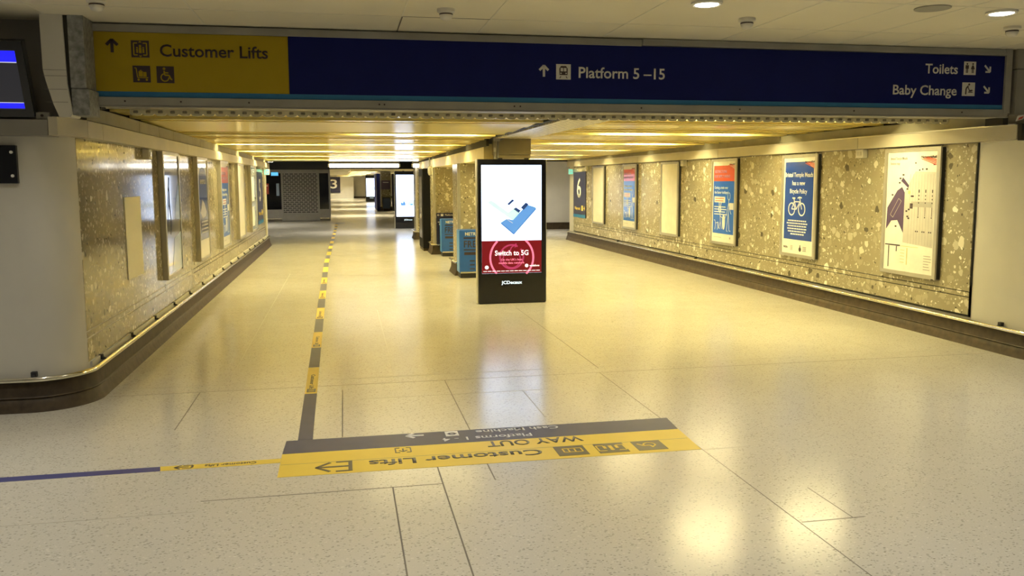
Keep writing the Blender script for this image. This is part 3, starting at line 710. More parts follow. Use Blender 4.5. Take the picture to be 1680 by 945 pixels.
bm = bmesh.new(); A.arrow(bm, .05, .91, .05, .01, 180, .002); A.rect(bm, .10, .885, .16, .935, .002); A.rect(bm, .03, .74, .12, .76, .002); A.rect(bm, .06, .68, .13, .72, .002); obj('marking', bm, mPoWhite, bd)
bm = bmesh.new(); bx(bm, 2.09, 19.38, .222, 2.49, 19.415, .24); obj('bracket', bm, mAlu, t)
t = thing('litter_bin', 'small dark blue bin before the far slim column', 'bin', (2.40, 49.0, 0))
bm = bmesh.new(); bx(bm, 2.2, 48.7, .12, 2.6, 49.2, .72, bevel=.02); obj('body', bm, mBinBlue, t)
bm = bmesh.new(); bx(bm, 2.22, 48.72, 0, 2.58, 49.18, .13); obj('foot', bm, mPlinth, t)
bm = bmesh.new(); bx(bm, 2.19, 48.69, .70, 2.61, 49.21, .76, bevel=.01); obj('lid', bm, mBlackMatt, t)
t = thing('column_notice', 'dark square notice on the far slim column above the bin', 'notice', (2.4, 49.34, 1.2))
bm = bmesh.new(); bx(bm, 2.14, 49.33, 1.20, 2.66, 49.38, 1.72); obj('panel', bm, mPoPurple, t)
bm = bmesh.new(); bx(bm, 2.24, 49.32, 1.58, 2.56, 49.335, 1.62); obj('lettering', bm, mPoWhite, t)
t = thing('dark_partition', 'tall dark slab left of the far slim column, right of the farthest display', 'partition', (2.9, 60, 0))
bm = bmesh.new(); bx(bm, 1.85, 48.2, .05, 2.02, 52, 2.1, bevel=.01); obj('panel', bm, mNavy, t)
bm = bmesh.new(); bx(bm, 1.86, 48.3, 0, 2.01, 51.9, .06); obj('foot', bm, mPlinth, t)
t = thing('dark_partition', 'tall dark slab right of the far slim column, left of the second display', 'partition', (2.8, 50, 0))
bm = bmesh.new(); bx(bm, 2.78, 47.5, .05, 2.95, 50, 2.1, bevel=.01); obj('panel', bm, mBlackMatt, t)
bm = bmesh.new(); bx(bm, 2.79, 47.6, 0, 2.94, 49.9, .06); obj('foot', bm, mPlinth, t)
# conduit and camera by the downstand beam
t = thing('conduit_drop', 'grey conduits with a junction box beside the shaded beam end above the nearest display', 'conduit', (2.14, 11.95, 2.0))
bm = bmesh.new(); cyl(bm, (2.12, 11.9, 2.33), (2.12, 11.9, 2.0), .014); cyl(bm, (2.165, 11.93, 2.33), (2.165, 11.93, 1.99), .02); cyl(bm, (2.165, 11.93, 2.25), (2.26, 11.93, 2.29), .012); obj('pipe', bm, mSteel, t, smooth=True)
bm = bmesh.new(); bx(bm, 2.10, 11.86, 2.25, 2.19, 11.95, 2.32, bevel=.006); bx(bm, 2.105, 11.88, 2.1, 2.135, 11.92, 2.16, bevel=.004); obj('junction_box', bm, mAlu, t)
t = thing('dome_camera', 'small white hanging camera above the black cabinet', 'camera', (2.0, 20.0, 1.82))
bm = bmesh.new(); cyl(bm, (1.995, 19.9, 2.24), (1.995, 19.9, 2.03), .018); obj('stem', bm, mSteel, t)
bm = bmesh.new(); lathe(bm, (1.995, 19.9, 0), [(.02, 2.04), (.05, 2.02), (.05, 1.88), (.03, 1.83), (.01, 1.82)], 16); obj('housing', bm, mAlu, t, smooth=True)

# ================================================================== wall posters
Z0, Z1 = .60, 2.045
def case(side, ya, yb, label, cat='poster'):
    """framed poster case on a side wall between ya (near) and yb (far)"""
    xw = 6.33 if side > 0 else -2.0; xf = xw-side*.06
    t = thing('poster_case', label, cat, (xw, (ya+yb)/2, Z0), 'framed poster cases on the %s wall' % ('right' if side > 0 else 'left'))
    bm = bmesh.new()
    bx(bm, xw, ya, Z0, xf, ya+.055, Z1, bevel=.003); bx(bm, xw, yb-.055, Z0, xf, yb, Z1, bevel=.003)
    bx(bm, xw, ya+.05, Z0, xf, yb-.05, Z0+.045, bevel=.003); bx(bm, xw, ya+.05, Z1-.045, xf, yb-.05, Z1, bevel=.003)
    obj('frame', bm, mAlu, t)
    if side > 0:
        bm = bmesh.new(); bx(bm, xw, ya-.003, Z0+.01, xw-.04, ya+.001, Z1-.01); obj('frame_edge', bm, mBlackMatt, t)
    bm = bmesh.new(); bx(bm, xf+side*.001, ya+.02, Z0-.001, xf+side*.004-side*.005, ya+.06, Z0+.008); obj('latch', bm, mInk, t)
    w = yb-ya-.11; h = Z1-Z0-.09
    A = Art((xf+side*.012, (yb-.055) if side > 0 else (ya+.055), Z0+.045), *(RIGHTW if side > 0 else LEFTW))
    return t, A, w, h
def sheet(t, A, w, h, m):
    bm = bmesh.new(); A.rect(bm, 0, 0, w, h, .002, .004); return obj('poster_sheet', bm, m, t)
def rail_logo(A, s, w, h, k=1.0):
    bm = bmesh.new()
    for i in range(4): A.poly(bm, [(w*.70+i*.03*k, h-.085*k+i*.004), (w*.985, h-.155*k-.0*i+.018*i*k), (w*.985, h-.145*k+.018*i*k), (w*.70+.03*i*k, h-.078*k+.006*i)], .0085)
    obj('logo_stripes', bm, mPoRed, s)
    A.text('NetworkRail', w*.985, h-.075*k, .026*k, mInk, s, .0085, w=w*.29*min(1, k), align='R')
# map
t, A, w, h = case(1, 8.04, 9.0, 'station map poster, largest and nearest on the right wall')
s = sheet(t, A, w, h, mPaper)
A.text('Bristol Temple Meads', .05, h-.085, .030, mPoMid, s, .004, w=.30); A.text('Station map', .05, h-.14, .028, mPoMid, s, .004, w=.17)
rail_logo(A, s, w, h)
bm = bmesh.new(); A.poly(bm, [(.33, .33), (.83, .30), (.83, h-.23), (.50, h-.22), (.33, h-.45)], .004); obj('map_area', bm, mPoGrey, s)
bm = bmesh.new()
for k in range(9): A.stroke(bm, [(.42+k*.048, .32), (.42+k*.048, h-.25-.0*k)], .003, .005)
A.rect(bm, .45, .74, .80, .80, .005); obj('platform_lines', bm, mPoMid, s)
bm = bmesh.new(); A.poly(bm, [(.02, .47), (.11, .57), (.22, .58), (.33, .44), (.33, .90), (.28, .96), (.20, .92), (.03, .72)], .006); A.poly(bm, [(.26, 1.03), (.39, .95), (.40, .98), (.29, 1.07)], .006); obj('forecourt', bm, mPoPurple, s)
bm = bmesh.new(); A.stroke(bm, [(.09, .64), (.23, .83), (.28, .80), (.14, .61), (.09, .64)], .006, .007); obj('forecourt_road', bm, mPoMid, s)
bm = bmesh.new()
for a, b, q in ((.18, .50, .03), (.10, .86, .03), (.23, 1.05, .03), (.22, 1.0, .03), (.28, 1.09, .03), (.36, .93, .03), (.40, .60, .03), (.40, .70, .03), (.36, .68, .03), (.38, .62, .03), (.44, .85, .05), (.43, .76, .05), (.43, .74, .05), (.43, .72, .05), (.49, 1.22, .018), (.56, 1.14, .018), (.61, 1.15, .018), (.67, 1.15, .03), (.79, 1.20, .03)):
    A.rect(bm, a, b, a+q, b+.018, .006)
for x in (.57, .68, .79):
    for b in (.62, .78, .82, .86, .90): A.rect(bm, x, b, x+.014, b+.014+.02*(b == .9), .006)
    for dd in (0, .03): A.rect(bm, x-.03+dd, .46, x-.014+dd, .475, .006)
    A.stroke(bm, [(x+.007, .64), (x+.007, .74)], .006, .0055)
A.rect(bm, .02, .285, .29, .298, .006); A.rect(bm, .08, .03, .092, .28, .006); A.rect(bm, .22, .22, .232, .28, .006); obj('map_marks', bm, mInk, s)
bm = bmesh.new(); A.rect(bm, .31, .285, .60, .29, .006); A.rect(bm, .41, .08, .42, .27, .006); A.rect(bm, .39, .885, .43, .92, .006)
for k in range(5): A.rect(bm, .30, .10+k*.035, .37, .105+k*.035, .006)
obj('key_lines', bm, mPoYellow, s)
bm = bmesh.new()
for k in range(6): A.rect(bm, .70, .05+.03*k, .70+random.uniform(.08, .13), .057+.03*k, .006)
obj('small_print', bm, mPoMid, s)
# bicycle policy
t, A, w, h = case(1, 10.45, 11.39, 'navy poster with a white bicycle on the right wall')
s = sheet(t, A, w, h, mPaper)
bm = bmesh.new(); A.poly(bm, [(.045, .20), (w-.035, .20), (w-.035, h-.155), (w*.72, h-.06), (.045, h-.06)], .004); pb = obj('navy_field', bm, mPoNavy, s)
rail_logo(A, s, w, h)
for k, q in enumerate(('Bristol Temple Meads', 'has a new', 'Bicycle Policy')):
    A.text(q, w/2+.0, h-.27-k*.115, .062, mPoWhite, pb, .006, w=(.74, .34, .46)[k], align='C')
bm = bmesh.new(); cx_, cy_ = w*.46, h*.50
for sx_ in (-1, 1): A.ring(bm, cx_+sx_*.135, cy_-.045, .085, .018, .006)
A.stroke(bm, [(cx_-.135, cy_-.045), (cx_-.07, cy_+.06), (cx_+.085, cy_+.06), (cx_-.01, cy_-.045), (cx_-.135, cy_-.045)], .016, .006)
A.stroke(bm, [(cx_-.01, cy_-.045), (cx_-.085, cy_+.11)], .016, .006); A.stroke(bm, [(cx_-.12, cy_+.11), (cx_-.045, cy_+.11)], .02, .006)
A.stroke(bm, [(cx_+.135, cy_-.045), (cx_+.07, cy_+.125)], .016, .006); A.stroke(bm, [(cx_+.02, cy_+.11), (cx_+.07, cy_+.125), (cx_+.13, cy_+.115)], .018, .006)
obj('bicycle', bm, mPoWhite, pb)
bm = bmesh.new()
for k in range(6):
    ww = (.26, .29, .26, .27, .25, .18)[k]; x = w/2-ww
    while x < w/2+ww-.02:
        q = random.uniform(.02, .06); A.rect(bm, x, .46-k*.038, min(x+q, w/2+ww), .478-k*.038, .006); x += q+.011
obj('small_print', bm, mPoWhite, pb)
bm = bmesh.new(); A.stroke(bm, [(.05, .10), (.06, .07), (.075, .10), (.09, .07), (.105, .10), (.12, .065), (.135, .10), (.15, .07), (.165, .09)], .008, .004)
A.disc(bm, .50, .07, .032, .004); A.rect(bm, .49, .10, .51, .13, .004)
for k in range(4):
    A.rect(bm, .57, .05+k*.018, .66, .056+k*.018, .004); A.rect(bm, .24, .05+k*.018, .30, .055+k*.018, .004)
obj('sponsor_marks', bm, mInk, s)
# holiday poster and its twin farther on
def holiday(ya, yb, label, side=1, lit=False):
    t, A, w, h = case(side, ya, yb, label); s = sheet(t, A, w, h, mPaper)
    bm = bmesh.new(); A.rect(bm, .035, .14, w-.03, h-.33, .004); pb = obj('blue_field', bm, mPoBlue, s)
    bm = bmesh.new(); A.poly(bm, [(.035, h-.33), (w-.03, h-.33), (w-.03, h-.13), (w*.74, h-.07), (.035, h-.07)], .004); pr = obj('red_banner', bm, mPoRed, s)
    rail_logo(A, s, w, h, .8)
    A.text('RESTRICTIONS', .08, h-.19, .045, mPoPink, pr, .006, w=.46); A.text('MAY APPLY AHEAD', .08, h-.27, .045, mPoPink, pr, .006, w=.58)
    A.text('Getting a train over', .08, h-.46, .045, mPoWhite, pb, .006, w=.52); A.text('the Easter holidays?', .08, h-.54, .045, mPoWhite, pb, .006, w=.53)
    bm = bmesh.new(); A.rect(bm, .08, h-.69, .50, h-.59, .006); bb = obj('white_box', bm, mPoWhite, pb)
    bm = bmesh.new(); A.rect(bm, .12, h-.628, .46, h-.615, .008); A.rect(bm, .12, h-.668, .44, h-.655, .008); obj('box_lines', bm, mPoRed, bb)
    bm = bmesh.new()
    for k in range(4): A.rect(bm, .08, h-.77-k*.042, .08+(.44, .47, .42, .50)[k], h-.755-k*.042, .006)
    A.rect(bm, .66, h-.80, .81, h-.69, .006)
    obj('small_print', bm, mPoWhite, pb)
    bm = bmesh.new()                                                 # stick family
    A.ring(bm, .64, .775, .045, .01, .006, ry=.06); A.stroke(bm, [(.64, .72), (.63, .50), (.57, .20), (.61, .19)], .012, .006); A.stroke(bm, [(.63, .50), (.67, .20), (.72, .20)], .012, .006)
    A.stroke(bm, [(.64, .66), (.70, .52), (.73, .48)], .01, .006); A.stroke(bm, [(.63, .66), (.56, .48), (.50, .40)], .01, .006)
    A.ring(bm, .30, .55, .04, .03, .006); A.stroke(bm, [(.28, .60), (.27, .68)], .02, .006); A.stroke(bm, [(.33, .60), (.35, .67)], .02, .006)
    A.stroke(bm, [(.31, .50), (.33, .34), (.28, .24), (.31, .22)], .012, .006); A.stroke(bm, [(.33, .34), (.38, .22)], .012, .006); A.stroke(bm, [(.32, .44), (.42, .40)], .01, .006)
    A.stroke(bm, [(.08, .36), (.12, .36), (.14, .31), (.25, .33), (.27, .22)], .012, .006); A.stroke(bm, [(.15, .31), (.12, .20)], .012, .006); A.stroke(bm, [(.23, .33), (.22, .20)], .012, .006)
    A.disc(bm, .455, .34, .055, .006, ry=.13)
    obj('stick_family', bm, mPoWhite, pb)
    bm = bmesh.new()
    for k in range(6): A.rect(bm, .08+k*.05, .07, .11+k*.05, .08, .004)
    A.disc(bm, .70, .08, .02, .004); obj('footer_marks', bm, mPoMid, s)
    return t, A, w, h, s, pb
holiday(12.84, 13.8, 'red-topped blue poster with stick figures, nearer of two on the right wall')
def blank(side, ya, yb, label):
    t, A, w, h = case(side, ya, yb, label); sheet(t, A, w, h, mPoBlank)
blank(1, 15.29, 16.2, 'blank cream poster case between the two blue stick-figure posters, right wall')
holiday(17.68, 18.6, 'blue stick-figure poster with a reflection, farther of two on the right wall')
blank(1, 20.02, 20.98, 'blank cream poster case beside the navy number 6 sign')
# left wall
t, A, w, h = case(-1, 9.95, 10.9, 'silvery grey poster with a black squiggle, nearest case on the left wall')
s = sheet(t, A, w, h, mPoSilver)
bm = bmesh.new(); A.poly(bm, [(.10, .55), (.20, .80), (.28, .62), (.26, .95), (.20, 1.0), (.14, .85)], .004); A.stroke(bm, [(.20, .95), (.26, 1.1), (.22, .8), (.30, .6), (.25, .45)], .04, .004); obj('black_squiggle', bm, mBlack, s)
bm = bmesh.new(); A.poly(bm, [(.55, .62), (w, .60), (w, 1.08), (.74, .98), (.60, .80)], .004); A.poly(bm, [(.25, 0.02), (w, .02), (w, .46), (.45, .40), (.35, .2)], .004); obj('pale_shape', bm, mPoPale, s)
t, A, w, h = case(-1, 12.2, 13.1, 'dark navy picture poster with an arched top, second case on the left wall')
s = sheet(t, A, w, h, mPaper)
bm = bmesh.new(); A.poly(bm, [(.04, .24), (w-.03, .24), (w-.03, 1.05)]+[(w*.5+(w*.5-.035)*math.cos(R(k*18)), 1.05+.20*math.sin(R(k*18))) for k in range(11)]+[(.04, 1.05)], .004); p = obj('dark_picture', bm, mPoDark, s)
A.text('BRISTOL', w*.5, 1.02, .06, mPoGrey, p, .006, w=.5, align='C')
bm = bmesh.new(); A.poly(bm, [(.10, .62), (.30, .80), (.45, .74), (.62, .62), (.55, .56), (.30, .54)], .006)
for k in range(4): A.rect(bm, .15, .48-k*.05, .7, .50-k*.05, .006)
obj('pale_marks', bm, mPoGrey, p)
holiday(14.45, 15.42, 'red-topped blue stick-figure poster on the left wall', side=-1)
blank(-1, 16.74, 17.74, 'blank cream poster case, fourth on the left wall')
t, A, w, h = case(-1, 19.02, 20.2, 'pale blue-white poster, farthest case on the left wall before the number sign')
s = sheet(t, A, w, h, mPoPale); bm = bmesh.new(); A.rect(bm, 0.03, .08, w*.5, .5, .004); A.rect(bm, .03, .62, w*.55, 1.15, .004); obj('white_block', bm, mPoWhite, s)
# platform number signs
def plat(side, ya, yb, num, label):
    xw = 6.33 if side > 0 else -2.0
    t = thing('platform_number_sign', label, 'sign', (xw, (ya+yb)/2, .68), 'navy platform number signs')
    bm = bmesh.new(); bx(bm, xw+side*.01, ya, .68, xw-side*.022, yb, 1.92, bevel=.003); bd = obj('panel', bm, mDeepNavy, t)
    A = Art((xw-side*.022, yb if side > 0 else ya, .68), *(RIGHTW if side > 0 else LEFTW)); w = yb-ya
    bm = bmesh.new(); A.rect(bm, 0.003, .002, w-.003, .085, .002); obj('light_blue_stripe', bm, mSky, t)
    A.text(num, w*.47, .55, .52, mPoWhite, bd, .002, w=.40, align='C', name='numeral')
    A.text('Way out', w*.12, .21, .085, mVinYellow, bd, .002, w=.55)
    bm = bmesh.new(); A.rect(bm, w*.68, .19, w*.80, .33, .002); A.arrow(bm, w*.90, .26, .12, .025, 0, .002); obj('marking', bm, mVinYellow, bd)
plat(1, 21.72, 22.93, '6', 'navy sign with a white number 6 at the far end of the right wall')
plat(-1, 20.7, 22.0, '5', 'narrow-looking navy number sign at the far end of the left wall')
bm = bmesh.new(); bx(bm, -2.004, 8.41, .785, -1.992, 9.03, 1.555)
tag(obj('paper_sheet', bm, mSheet), 'plain cream sheet fixed on the polished stone, near end of left wall', 'sheet')
def sensor(side, ya, yb, z0, z1, label):
    xw = 6.33 if side > 0 else -2.0
    t = thing('wall_sensor', label, 'sensor', (xw, (ya+yb)/2, z0), 'small wall sensors under the fascias')
    bm = bmesh.new(); bx(bm, xw, ya, z0, xw-side*.07, yb, z1, bevel=.008); obj('housing', bm, mWhitePlastic, t)
    bm = bmesh.new(); bx(bm, xw-side*.069, ya+.03, z0+.03, xw-side*.076, yb-.03, z1-.03, bevel=.003); obj('lens', bm, mPoGrey, t)
sensor(1, 9.42, 9.57, 1.955, 2.062, 'small white box under the fascia, between map and bicycle posters')
sensor(1, 15.02, 15.17, 1.95, 2.062, 'small white box under the fascia, beside the nearer blank case')
sensor(1, 21.5, 21.65, 1.94, 2.062, 'small white box under the fascia, by the number 6 sign')
sensor(-1, 9.24, 9.37, 1.925, 2.033, 'small white box under the left fascia before the first poster case')
def exit_sign(side, y, label):
    xw = 6.345 if side > 0 else -1.99
    t = thing('exit_sign', label, 'exit sign', (xw, y, 1.84), 'lit green exit signs')
    bm = bmesh.new(); bx(bm, xw, y-.03, 1.99, xw-side*.05, y+.03, 2.04); bx(bm, xw-side*.005, y-.02, 1.855, xw-side*.15, y+.02, 2.01, bevel=.006); obj('housing', bm, mWhitePlastic, t)
    bm = bmesh.new(); bx(bm, xw-side*.015, y-.026, 1.865, xw-side*.14, y+.026, 2.0); p = obj('green_face', bm, mExit, t)
    A = Art((min(xw-side*.015, xw-side*.14), y-.026, 1.865), *FRONT)
    bm = bmesh.new(); A.arrow(bm, .09, .07, .05, .012, 180, .002); A.disc(bm, .035, .108, .010, .002); A.stroke(bm, [(.035, .098), (.038, .06), (.02, .025)], .012, .002); A.stroke(bm, [(.038, .06), (.055, .025)], .011, .002); obj('running_figure', bm, mPoWhite, p)
exit_sign(1, 23.1, 'small lit green exit sign above the right wall end beside number 6'); exit_sign(-1, 22.6, 'small lit green exit sign at the far end of the left wall')

# ================================================================== front left wall
t = thing('departure_monitor', 'tilted black departure screen with blue bars at the left edge', 'monitor', (-2.75, 6.75, 2.16))
th = R(19)
U = V3((1, 0, 0)); VV = V3((0, -math.sin(th), math.cos(th))); NN = U.cross(VV)
def slab(A, bm, a0, b0, a1, b1, d0, d1): A.rect(bm, a0, b0, a1, b1, d1, d1-d0)
A = Art((-3.25, 6.68, 2.165), U, VV)
bm = bmesh.new(); slab(A, bm, 0, 0, 1.10, .53, -.07, 0); obj('casing', bm, mBlackMatt, t)
bm = bmesh.new()
for q in ((0, 0, 1.10, .05), (0, .47, 1.10, .53), (0, .05, .05, .47), (1.05, .05, 1.10, .47)): slab(A, bm, *q, 0, .012)
obj('bezel', bm, mBlack, t)
bm = bmesh.new(); slab(A, bm, .05, .05, 1.05, .47, 0, .003); s = obj('screen', bm, mMon, t)
bm = bmesh.new(); slab(A, bm, .05, .385, 1.045, .462, .003, .004); slab(A, bm, .05, .06, 1.045, .098, .003, .004); b_ = obj('blue_bar', bm, mMonBlue, s)
bm = bmesh.new(); slab(A, bm, .05, .380, 1.045, .386, .004, .005); slab(A, bm, .05, .098, 1.045, .103, .004, .005); obj('pale_rule', bm, mScrGrey, s)
bm = bmesh.new(); bx(bm, -2.9, 6.62, 2.5, -2.5, 6.945, 2.56); bx(bm, -2.75, 6.74, 2.3, -2.65, 6.945, 2.6); obj('bracket', bm, mBlackMatt, t)
t = thing('access_plate', 'black square plate with two white screws on the front left wall', 'plate', (-2.55, 6.77, 1.69))
bm = bmesh.new(); bx(bm, -2.8, 6.745, 1.69, -2.315, 6.785, 1.965, bevel=.004); obj('plate', bm, mBlack, t)
for z in (1.745, 1.915):
    bm = bmesh.new(); cyl(bm, (-2.345, 6.745, z), (-2.345, 6.737, z), .011, seg=12); obj('screw', bm, mPoWhite, t)
bm = bmesh.new(); bx(bm, -2.155, 6.70, 2.148, -2.06, 6.76, 2.20, bevel=.006)
o = obj('cable_clip', bm, mSteel); tag(o, 'small pale metal clip under the departure screen, on the lintel', 'clip')
bm = bmesh.new(); cyl(bm, (-2.11, 6.70, 2.175), (-2.11, 6.694, 2.175), .01, seg=10); obj('screw', bm, mInk, o)

# ================================================================== floor markings
Zf = .0
AF = Art((0, 0, 0), *FLOORA)         # reading direction -X, letters' tops towards the camera
t = thing('floor_direction_sticker', 'large grey and yellow direction sticker across the floor, read from the far side', 'floor sticker', (.9, 5.2, 0))
def fl(bm, pts, z0, z1):
    lo = [bm.verts.new((x, y, z0)) for x, y in pts]; hi = [bm.verts.new((x, y, z1)) for x, y in pts]; k = len(pts)
    bm.faces.new(hi); bm.faces.new(lo[::-1])
    for i in range(k): bm.faces.new((lo[i], lo[(i+1) % k], hi[(i+1) % k], hi[i]))
bm = bmesh.new(); fl(bm, [(-.417, 5.31), (2.21, 5.31), (2.235, 5.585), (-.409, 5.585)], 0, .0014); g = obj('grey_band', bm, mVinGrey, t)
bm = bmesh.new(); fl(bm, [(-.416, 4.885), (2.185, 4.865), (2.21, 5.309), (-.417, 5.309)], 0, .0014); yb_ = obj('yellow_band', bm, mVinYellow, t)
bm = bmesh.new(); bx(bm, -.41, 5.10, 0, 2.19, 5.104, .0018); obj('seam', bm, mBrown, yb_)
D = .003
def FX(x): return -x
AF.text('Cash Machine', FX(1.417), -5.555, .062, mVinPale, g, D, w=.576); AF.text('Platforms 1 - 4', FX(1.20), -5.425, .066, mVinPale, g, D, w=.60)
bm = bmesh.new(); AF.rect(bm, FX(.72), -5.57, FX(.632), -5.465, D); ic = obj('pictogram', bm, mVinPale, g)
bm = bmesh.new(); AF.ring(bm, FX(.676), -5.515, .022, .010, D+.001); AF.rect(bm, FX(.708), -5.522, FX(.644), -5.510, D+.001); obj('symbol', bm, mVinGrey, ic)
bm = bmesh.new(); AF.arrow(bm, FX(.43), -5.525, .115, .022, 0, D); obj('arrow', bm, mVinPale, g)
AF.text('WAY OUT', FX(1.505), -5.29, .105, mVinInk, yb_, D, w=.635); AF.text('Customer Lifts', FX(1.185), -5.072, .10, mVinInk, yb_, D, w=1.075)
bm = bmesh.new(); c_ = FX(.33)
for q in (-1, 1): AF.stroke(bm, [(c_+q*.02, -5.28), (c_+q*.048, -5.28), (c_+q*.048, -5.19), (c_+q*.02, -5.19)], .008, D)
AF.arrow(bm, c_, -5.235, .06, .010, 90, D); obj('lift_outline', bm, mVinInk, yb_)
bm = bmesh.new(); AF.stroke(bm, [(FX(.0), -5.095), (FX(.0), -4.915)], .024, D); AF.stroke(bm, [(FX(.0), -5.087), (FX(-.085), -5.087)], .018, D); AF.stroke(bm, [(FX(.0), -4.923), (FX(-.085), -4.923)], .018, D)
AF.arrow(bm, FX(-.105), -5.005, .19, .02, 0, D); obj('exit_arrow', bm, mVinInk, yb_)
for k, x in enumerate((1.272, 1.535, 1.79)):
    bm = bmesh.new(); AF.rect(bm, FX(x+.195), -5.095, FX(x), -4.915, D); ic = obj('pictogram', bm, mVinInk, yb_); c = FX(x+.098); b = -5.005
    bm = bmesh.new()
    if k == 0:
        AF.stroke(bm, [(c-.07, b-.04), (c+.05, b-.04), (c+.05, b+.03), (c-.07, b+.03), (c-.07, b-.04)], .010, D+.001); AF.rect(bm, c-.03, b-.03, c-.02, b+.03, D+.001); AF.rect(bm, c+.01, b-.03, c+.02, b+.03, D+.001)
    elif k == 1:
        AF.stroke(bm, [(c-.04, b-.05), (c-.09, b-.05), (c-.09, b+.05), (c-.04, b+.05)], .010, D+.001); AF.stroke(bm, [(c+.04, b-.05), (c+.09, b-.05), (c+.09, b+.05), (c+.04, b+.05)], .010, D+.001)
        AF.disc(bm, c, b+.032, .014, D+.001); AF.rect(bm, c-.012, b-.045, c+.012, b+.016, D+.001); AF.rect(bm, c-.05, b-.04, c-.03, b+.01, D+.001); AF.rect(bm, c+.03, b-.04, c+.05, b+.01, D+.001)
    else:
        AF.ring(bm, c-.005, b-.012, .038, .011, D+.001, 110, 380, 16); AF.stroke(bm, [(c-.015, b+.04), (c-.005, b), (c+.04, b), (c+.07, b-.04)], .014, D+.001)
    obj('symbol', bm, mVinYellow, ic)
# the line of tape up the passage: grey and yellow pieces in turn
ys = [5.59, 6.83, 7.81, 8.76, 9.67, 10.62, 11.55, 12.46, 13.38, 14.29]
while ys[-1] < 34.0: ys.append(ys[-1]+.93)
yl = ['nearest', 'second', 'third', 'fourth', 'fifth', 'sixth', 'seventh', 'eighth', 'ninth', 'tenth', 'eleventh', 'twelfth', 'thirteenth', 'fourteenth', 'fifteenth', 'sixteenth']
def tape_x(y): return -.288-.0078*(y-5.6) if y < 18 else -.385+.0062*(y-18)
for i, (a, b) in enumerate(zip(ys, ys[1:])):
    col = 'grey' if i % 2 == 0 else 'yellow'
    xa, xb = tape_x(a), tape_x(b); hw = .048
    bm = bmesh.new(); fl(bm, [(xa-hw, a), (xa+hw, a), (xb+hw, b), (xb-hw, b)], 0, .0012)
    o = obj('floor_tape', bm, mVinGrey if col == 'grey' else mVinYellow)
    tag(o, '%s %s piece of the floor tape line, counted from the big floor sticker' % (yl[i//2], col), 'floor tape', 'grey and yellow floor tape pieces')
    if i in (1, 3, 5, 7, 9):
        L = b-a; ar = Art((xa, 0, 0), (0, -1, 0), (1, 0, 0))
        ar.text('Customer Lifts', -b+.30*L, -.018, .034, mVinInk, o, .002, w=L*.55)
        bm = bmesh.new(); ar.rect(bm, -a-.16, -.035, -a-.05, .035, .002); ic = obj('pictogram', bm, mVinInk, o)
        bm = bmesh.new(); ar.stroke(bm, [(-a-.14, -.022), (-a-.14, .022)], .008, .003); ar.stroke(bm, [(-a-.105, -.022), (-a-.105, .022)], .012, .003); ar.stroke(bm, [(-a-.07, -.022), (-a-.07, .022)], .008, .003); obj('symbol', bm, mVinYellow, ic)
bm = bmesh.new(); fl(bm, [(-.50, 34.4), (.03, 34.4), (.03, 35.3), (-.50, 35.3)], 0, .0012)
tag(obj('floor_tape_crossbar', bm, mVinGrey), 'grey crossbar ending the floor tape line near the shuttered shop', 'floor tape')
bm = bmesh.new(); fl(bm, [(-1.118, 5.222), (-.418, 5.228), (-.418, 5.148), (-1.102, 5.142)], 0, .0012)
o = obj('floor_tape_strip', bm, mVinYellow); tag(o, 'yellow lettered tape strip running left from the big floor sticker', 'floor tape')
AF.text('Customer Lifts', FX(-.56), -5.205, .042, mVinInk, o, .002, w=.30)
bm = bmesh.new(); AF.stroke(bm, [(FX(-.93), -5.205), (FX(-.93), -5.165)], .014, .002); AF.stroke(bm, [(FX(-.93), -5.212), (FX(-.985), -5.212)], .009, .002); AF.stroke(bm, [(FX(-.93), -5.158), (FX(-.985), -5.158)], .009, .002); AF.arrow(bm, FX(-.99), -5.185, .08, .012, 0, .002); obj('exit_arrow', bm, mVinInk, o)
bm = bmesh.new(); fl(bm, [(-3.2, 5.205), (-1.119, 5.222), (-1.103, 5.142), (-3.2, 5.12)], 0, .0012)
tag(obj('floor_tape_strip', bm, mVinBlue), 'dark blue tape strip on the floor reaching the left edge', 'floor tape')

# ================================================================== shuttered shop at the far left
t = thing('shuttered_shop', 'shuttered grey shop with black fascia at the far left crossing', 'shop', (-3.0, 37.5, 0))
y0 = 37.2
bm = bmesh.new(); bx(bm, -2.50, y0-.04, .10, -1.08, y0+.02, 2.02); obj('shutter', bm, mShutter, t)
bm = bmesh.new(); bx(bm, -2.50, y0-.05, .02, -1.08, y0+.03, .34); obj('shutter_bottom_bar', bm, mShopGrey, t)
for a, b in ((-2.58, -2.50), (-1.08, -1.0), (-.62, -.56), (-6, -5.9), (-4.3, -4.22)):
    bm = bmesh.new(); bx(bm, a, y0-.08, 0, b, y0+.06, 2.08); obj('post', bm, mShopGrey, t)
bm = bmesh.new(); bx(bm, -6, y0-.06, 2.03, -.56, y0+.06, 2.18); obj('head_rail', bm, mShopGrey, t)
bm = bmesh.new(); bx(bm, -6, y0-.3, 2.18, -.56, y0+.1, 2.75); obj('fascia', bm, mBlackMatt, t)
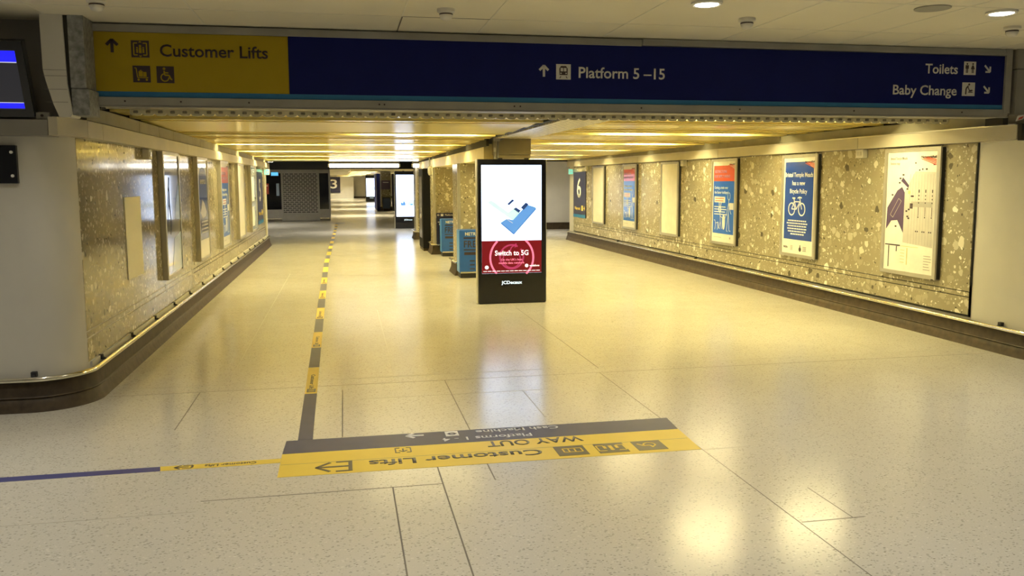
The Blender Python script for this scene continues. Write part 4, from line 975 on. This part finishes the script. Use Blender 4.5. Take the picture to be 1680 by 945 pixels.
for a, b in ((-4.22, -2.58), (-1.0, -.62), (-5.9, -4.3)):
    bm = bmesh.new(); bx(bm, a, y0-.02, .50, b, y0, 2.03); obj('window', bm, mGlassDark, t)
    bm = bmesh.new(); bx(bm, a, y0-.05, .10, b, y0+.05, .50); obj('stall_riser', bm, mShopGrey, t)
    bm = bmesh.new(); bx(bm, a, y0-.10, .09, b, y0+.05, .13); obj('kick_rail', bm, mChrome, t)
bm = bmesh.new(); bx(bm, -6, y0+.1, 0, -.60, 38.9, 2.7); obj('side_wall', bm, mWhite, t)
bm = bmesh.new(); bx(bm, -.61, y0, .2, -.55, y0+.5, 2.2); obj('corner_trim', bm, mAlu, t)
bm = bmesh.new(); bx(bm, -3.36, y0-.05, 1.15, -3.08, y0-.022, 1.60)
o = obj('red_notice', bm, mRedPoster); tag(o, 'small red notice in the dark shop window left of the shutter', 'notice')
bm = bmesh.new(); bx(bm, -3.32, y0-.055, 1.48, -3.12, y0-.049, 1.53); obj('pale_heading', bm, mPoWhite, o)
t = thing('shop_screen', 'small glowing blue screen high in the dark shop window', 'screen', (-2.85, 37.1, 1.9))
bm = bmesh.new(); bx(bm, -2.97, y0-.07, 1.93, -2.68, y0-.03, 2.07); obj('screen', bm, mShopBlue, t)
bm = bmesh.new(); bx(bm, -2.99, y0-.06, 1.91, -2.66, y0-.022, 2.09); obj('casing', bm, mBlackMatt, t)
bm = bmesh.new(); bx(bm, -2.78, y0-.045, 1.08, -2.66, y0-.022, 1.60); tag(obj('window_leaflet', bm, mPoPale), 'narrow pale leaflet taped inside the dark shop window beside the shutter post', 'leaflet')
t = thing('far_number_sign', 'small navy number 3 sign on the far end wall beside the shop corner', 'sign', (-.95, 82.85, .6))
bm = bmesh.new(); bx(bm, -1.28, 82.80, .58, -.28, 82.88, 2.08); bd = obj('panel', bm, mDeepNavy, t)
A = Art((-1.28, 82.80, 0), *FRONT); A.text('3', .40, 1.0, .85, mPoWhite, bd, .01, w=.62, align='C', name='numeral')
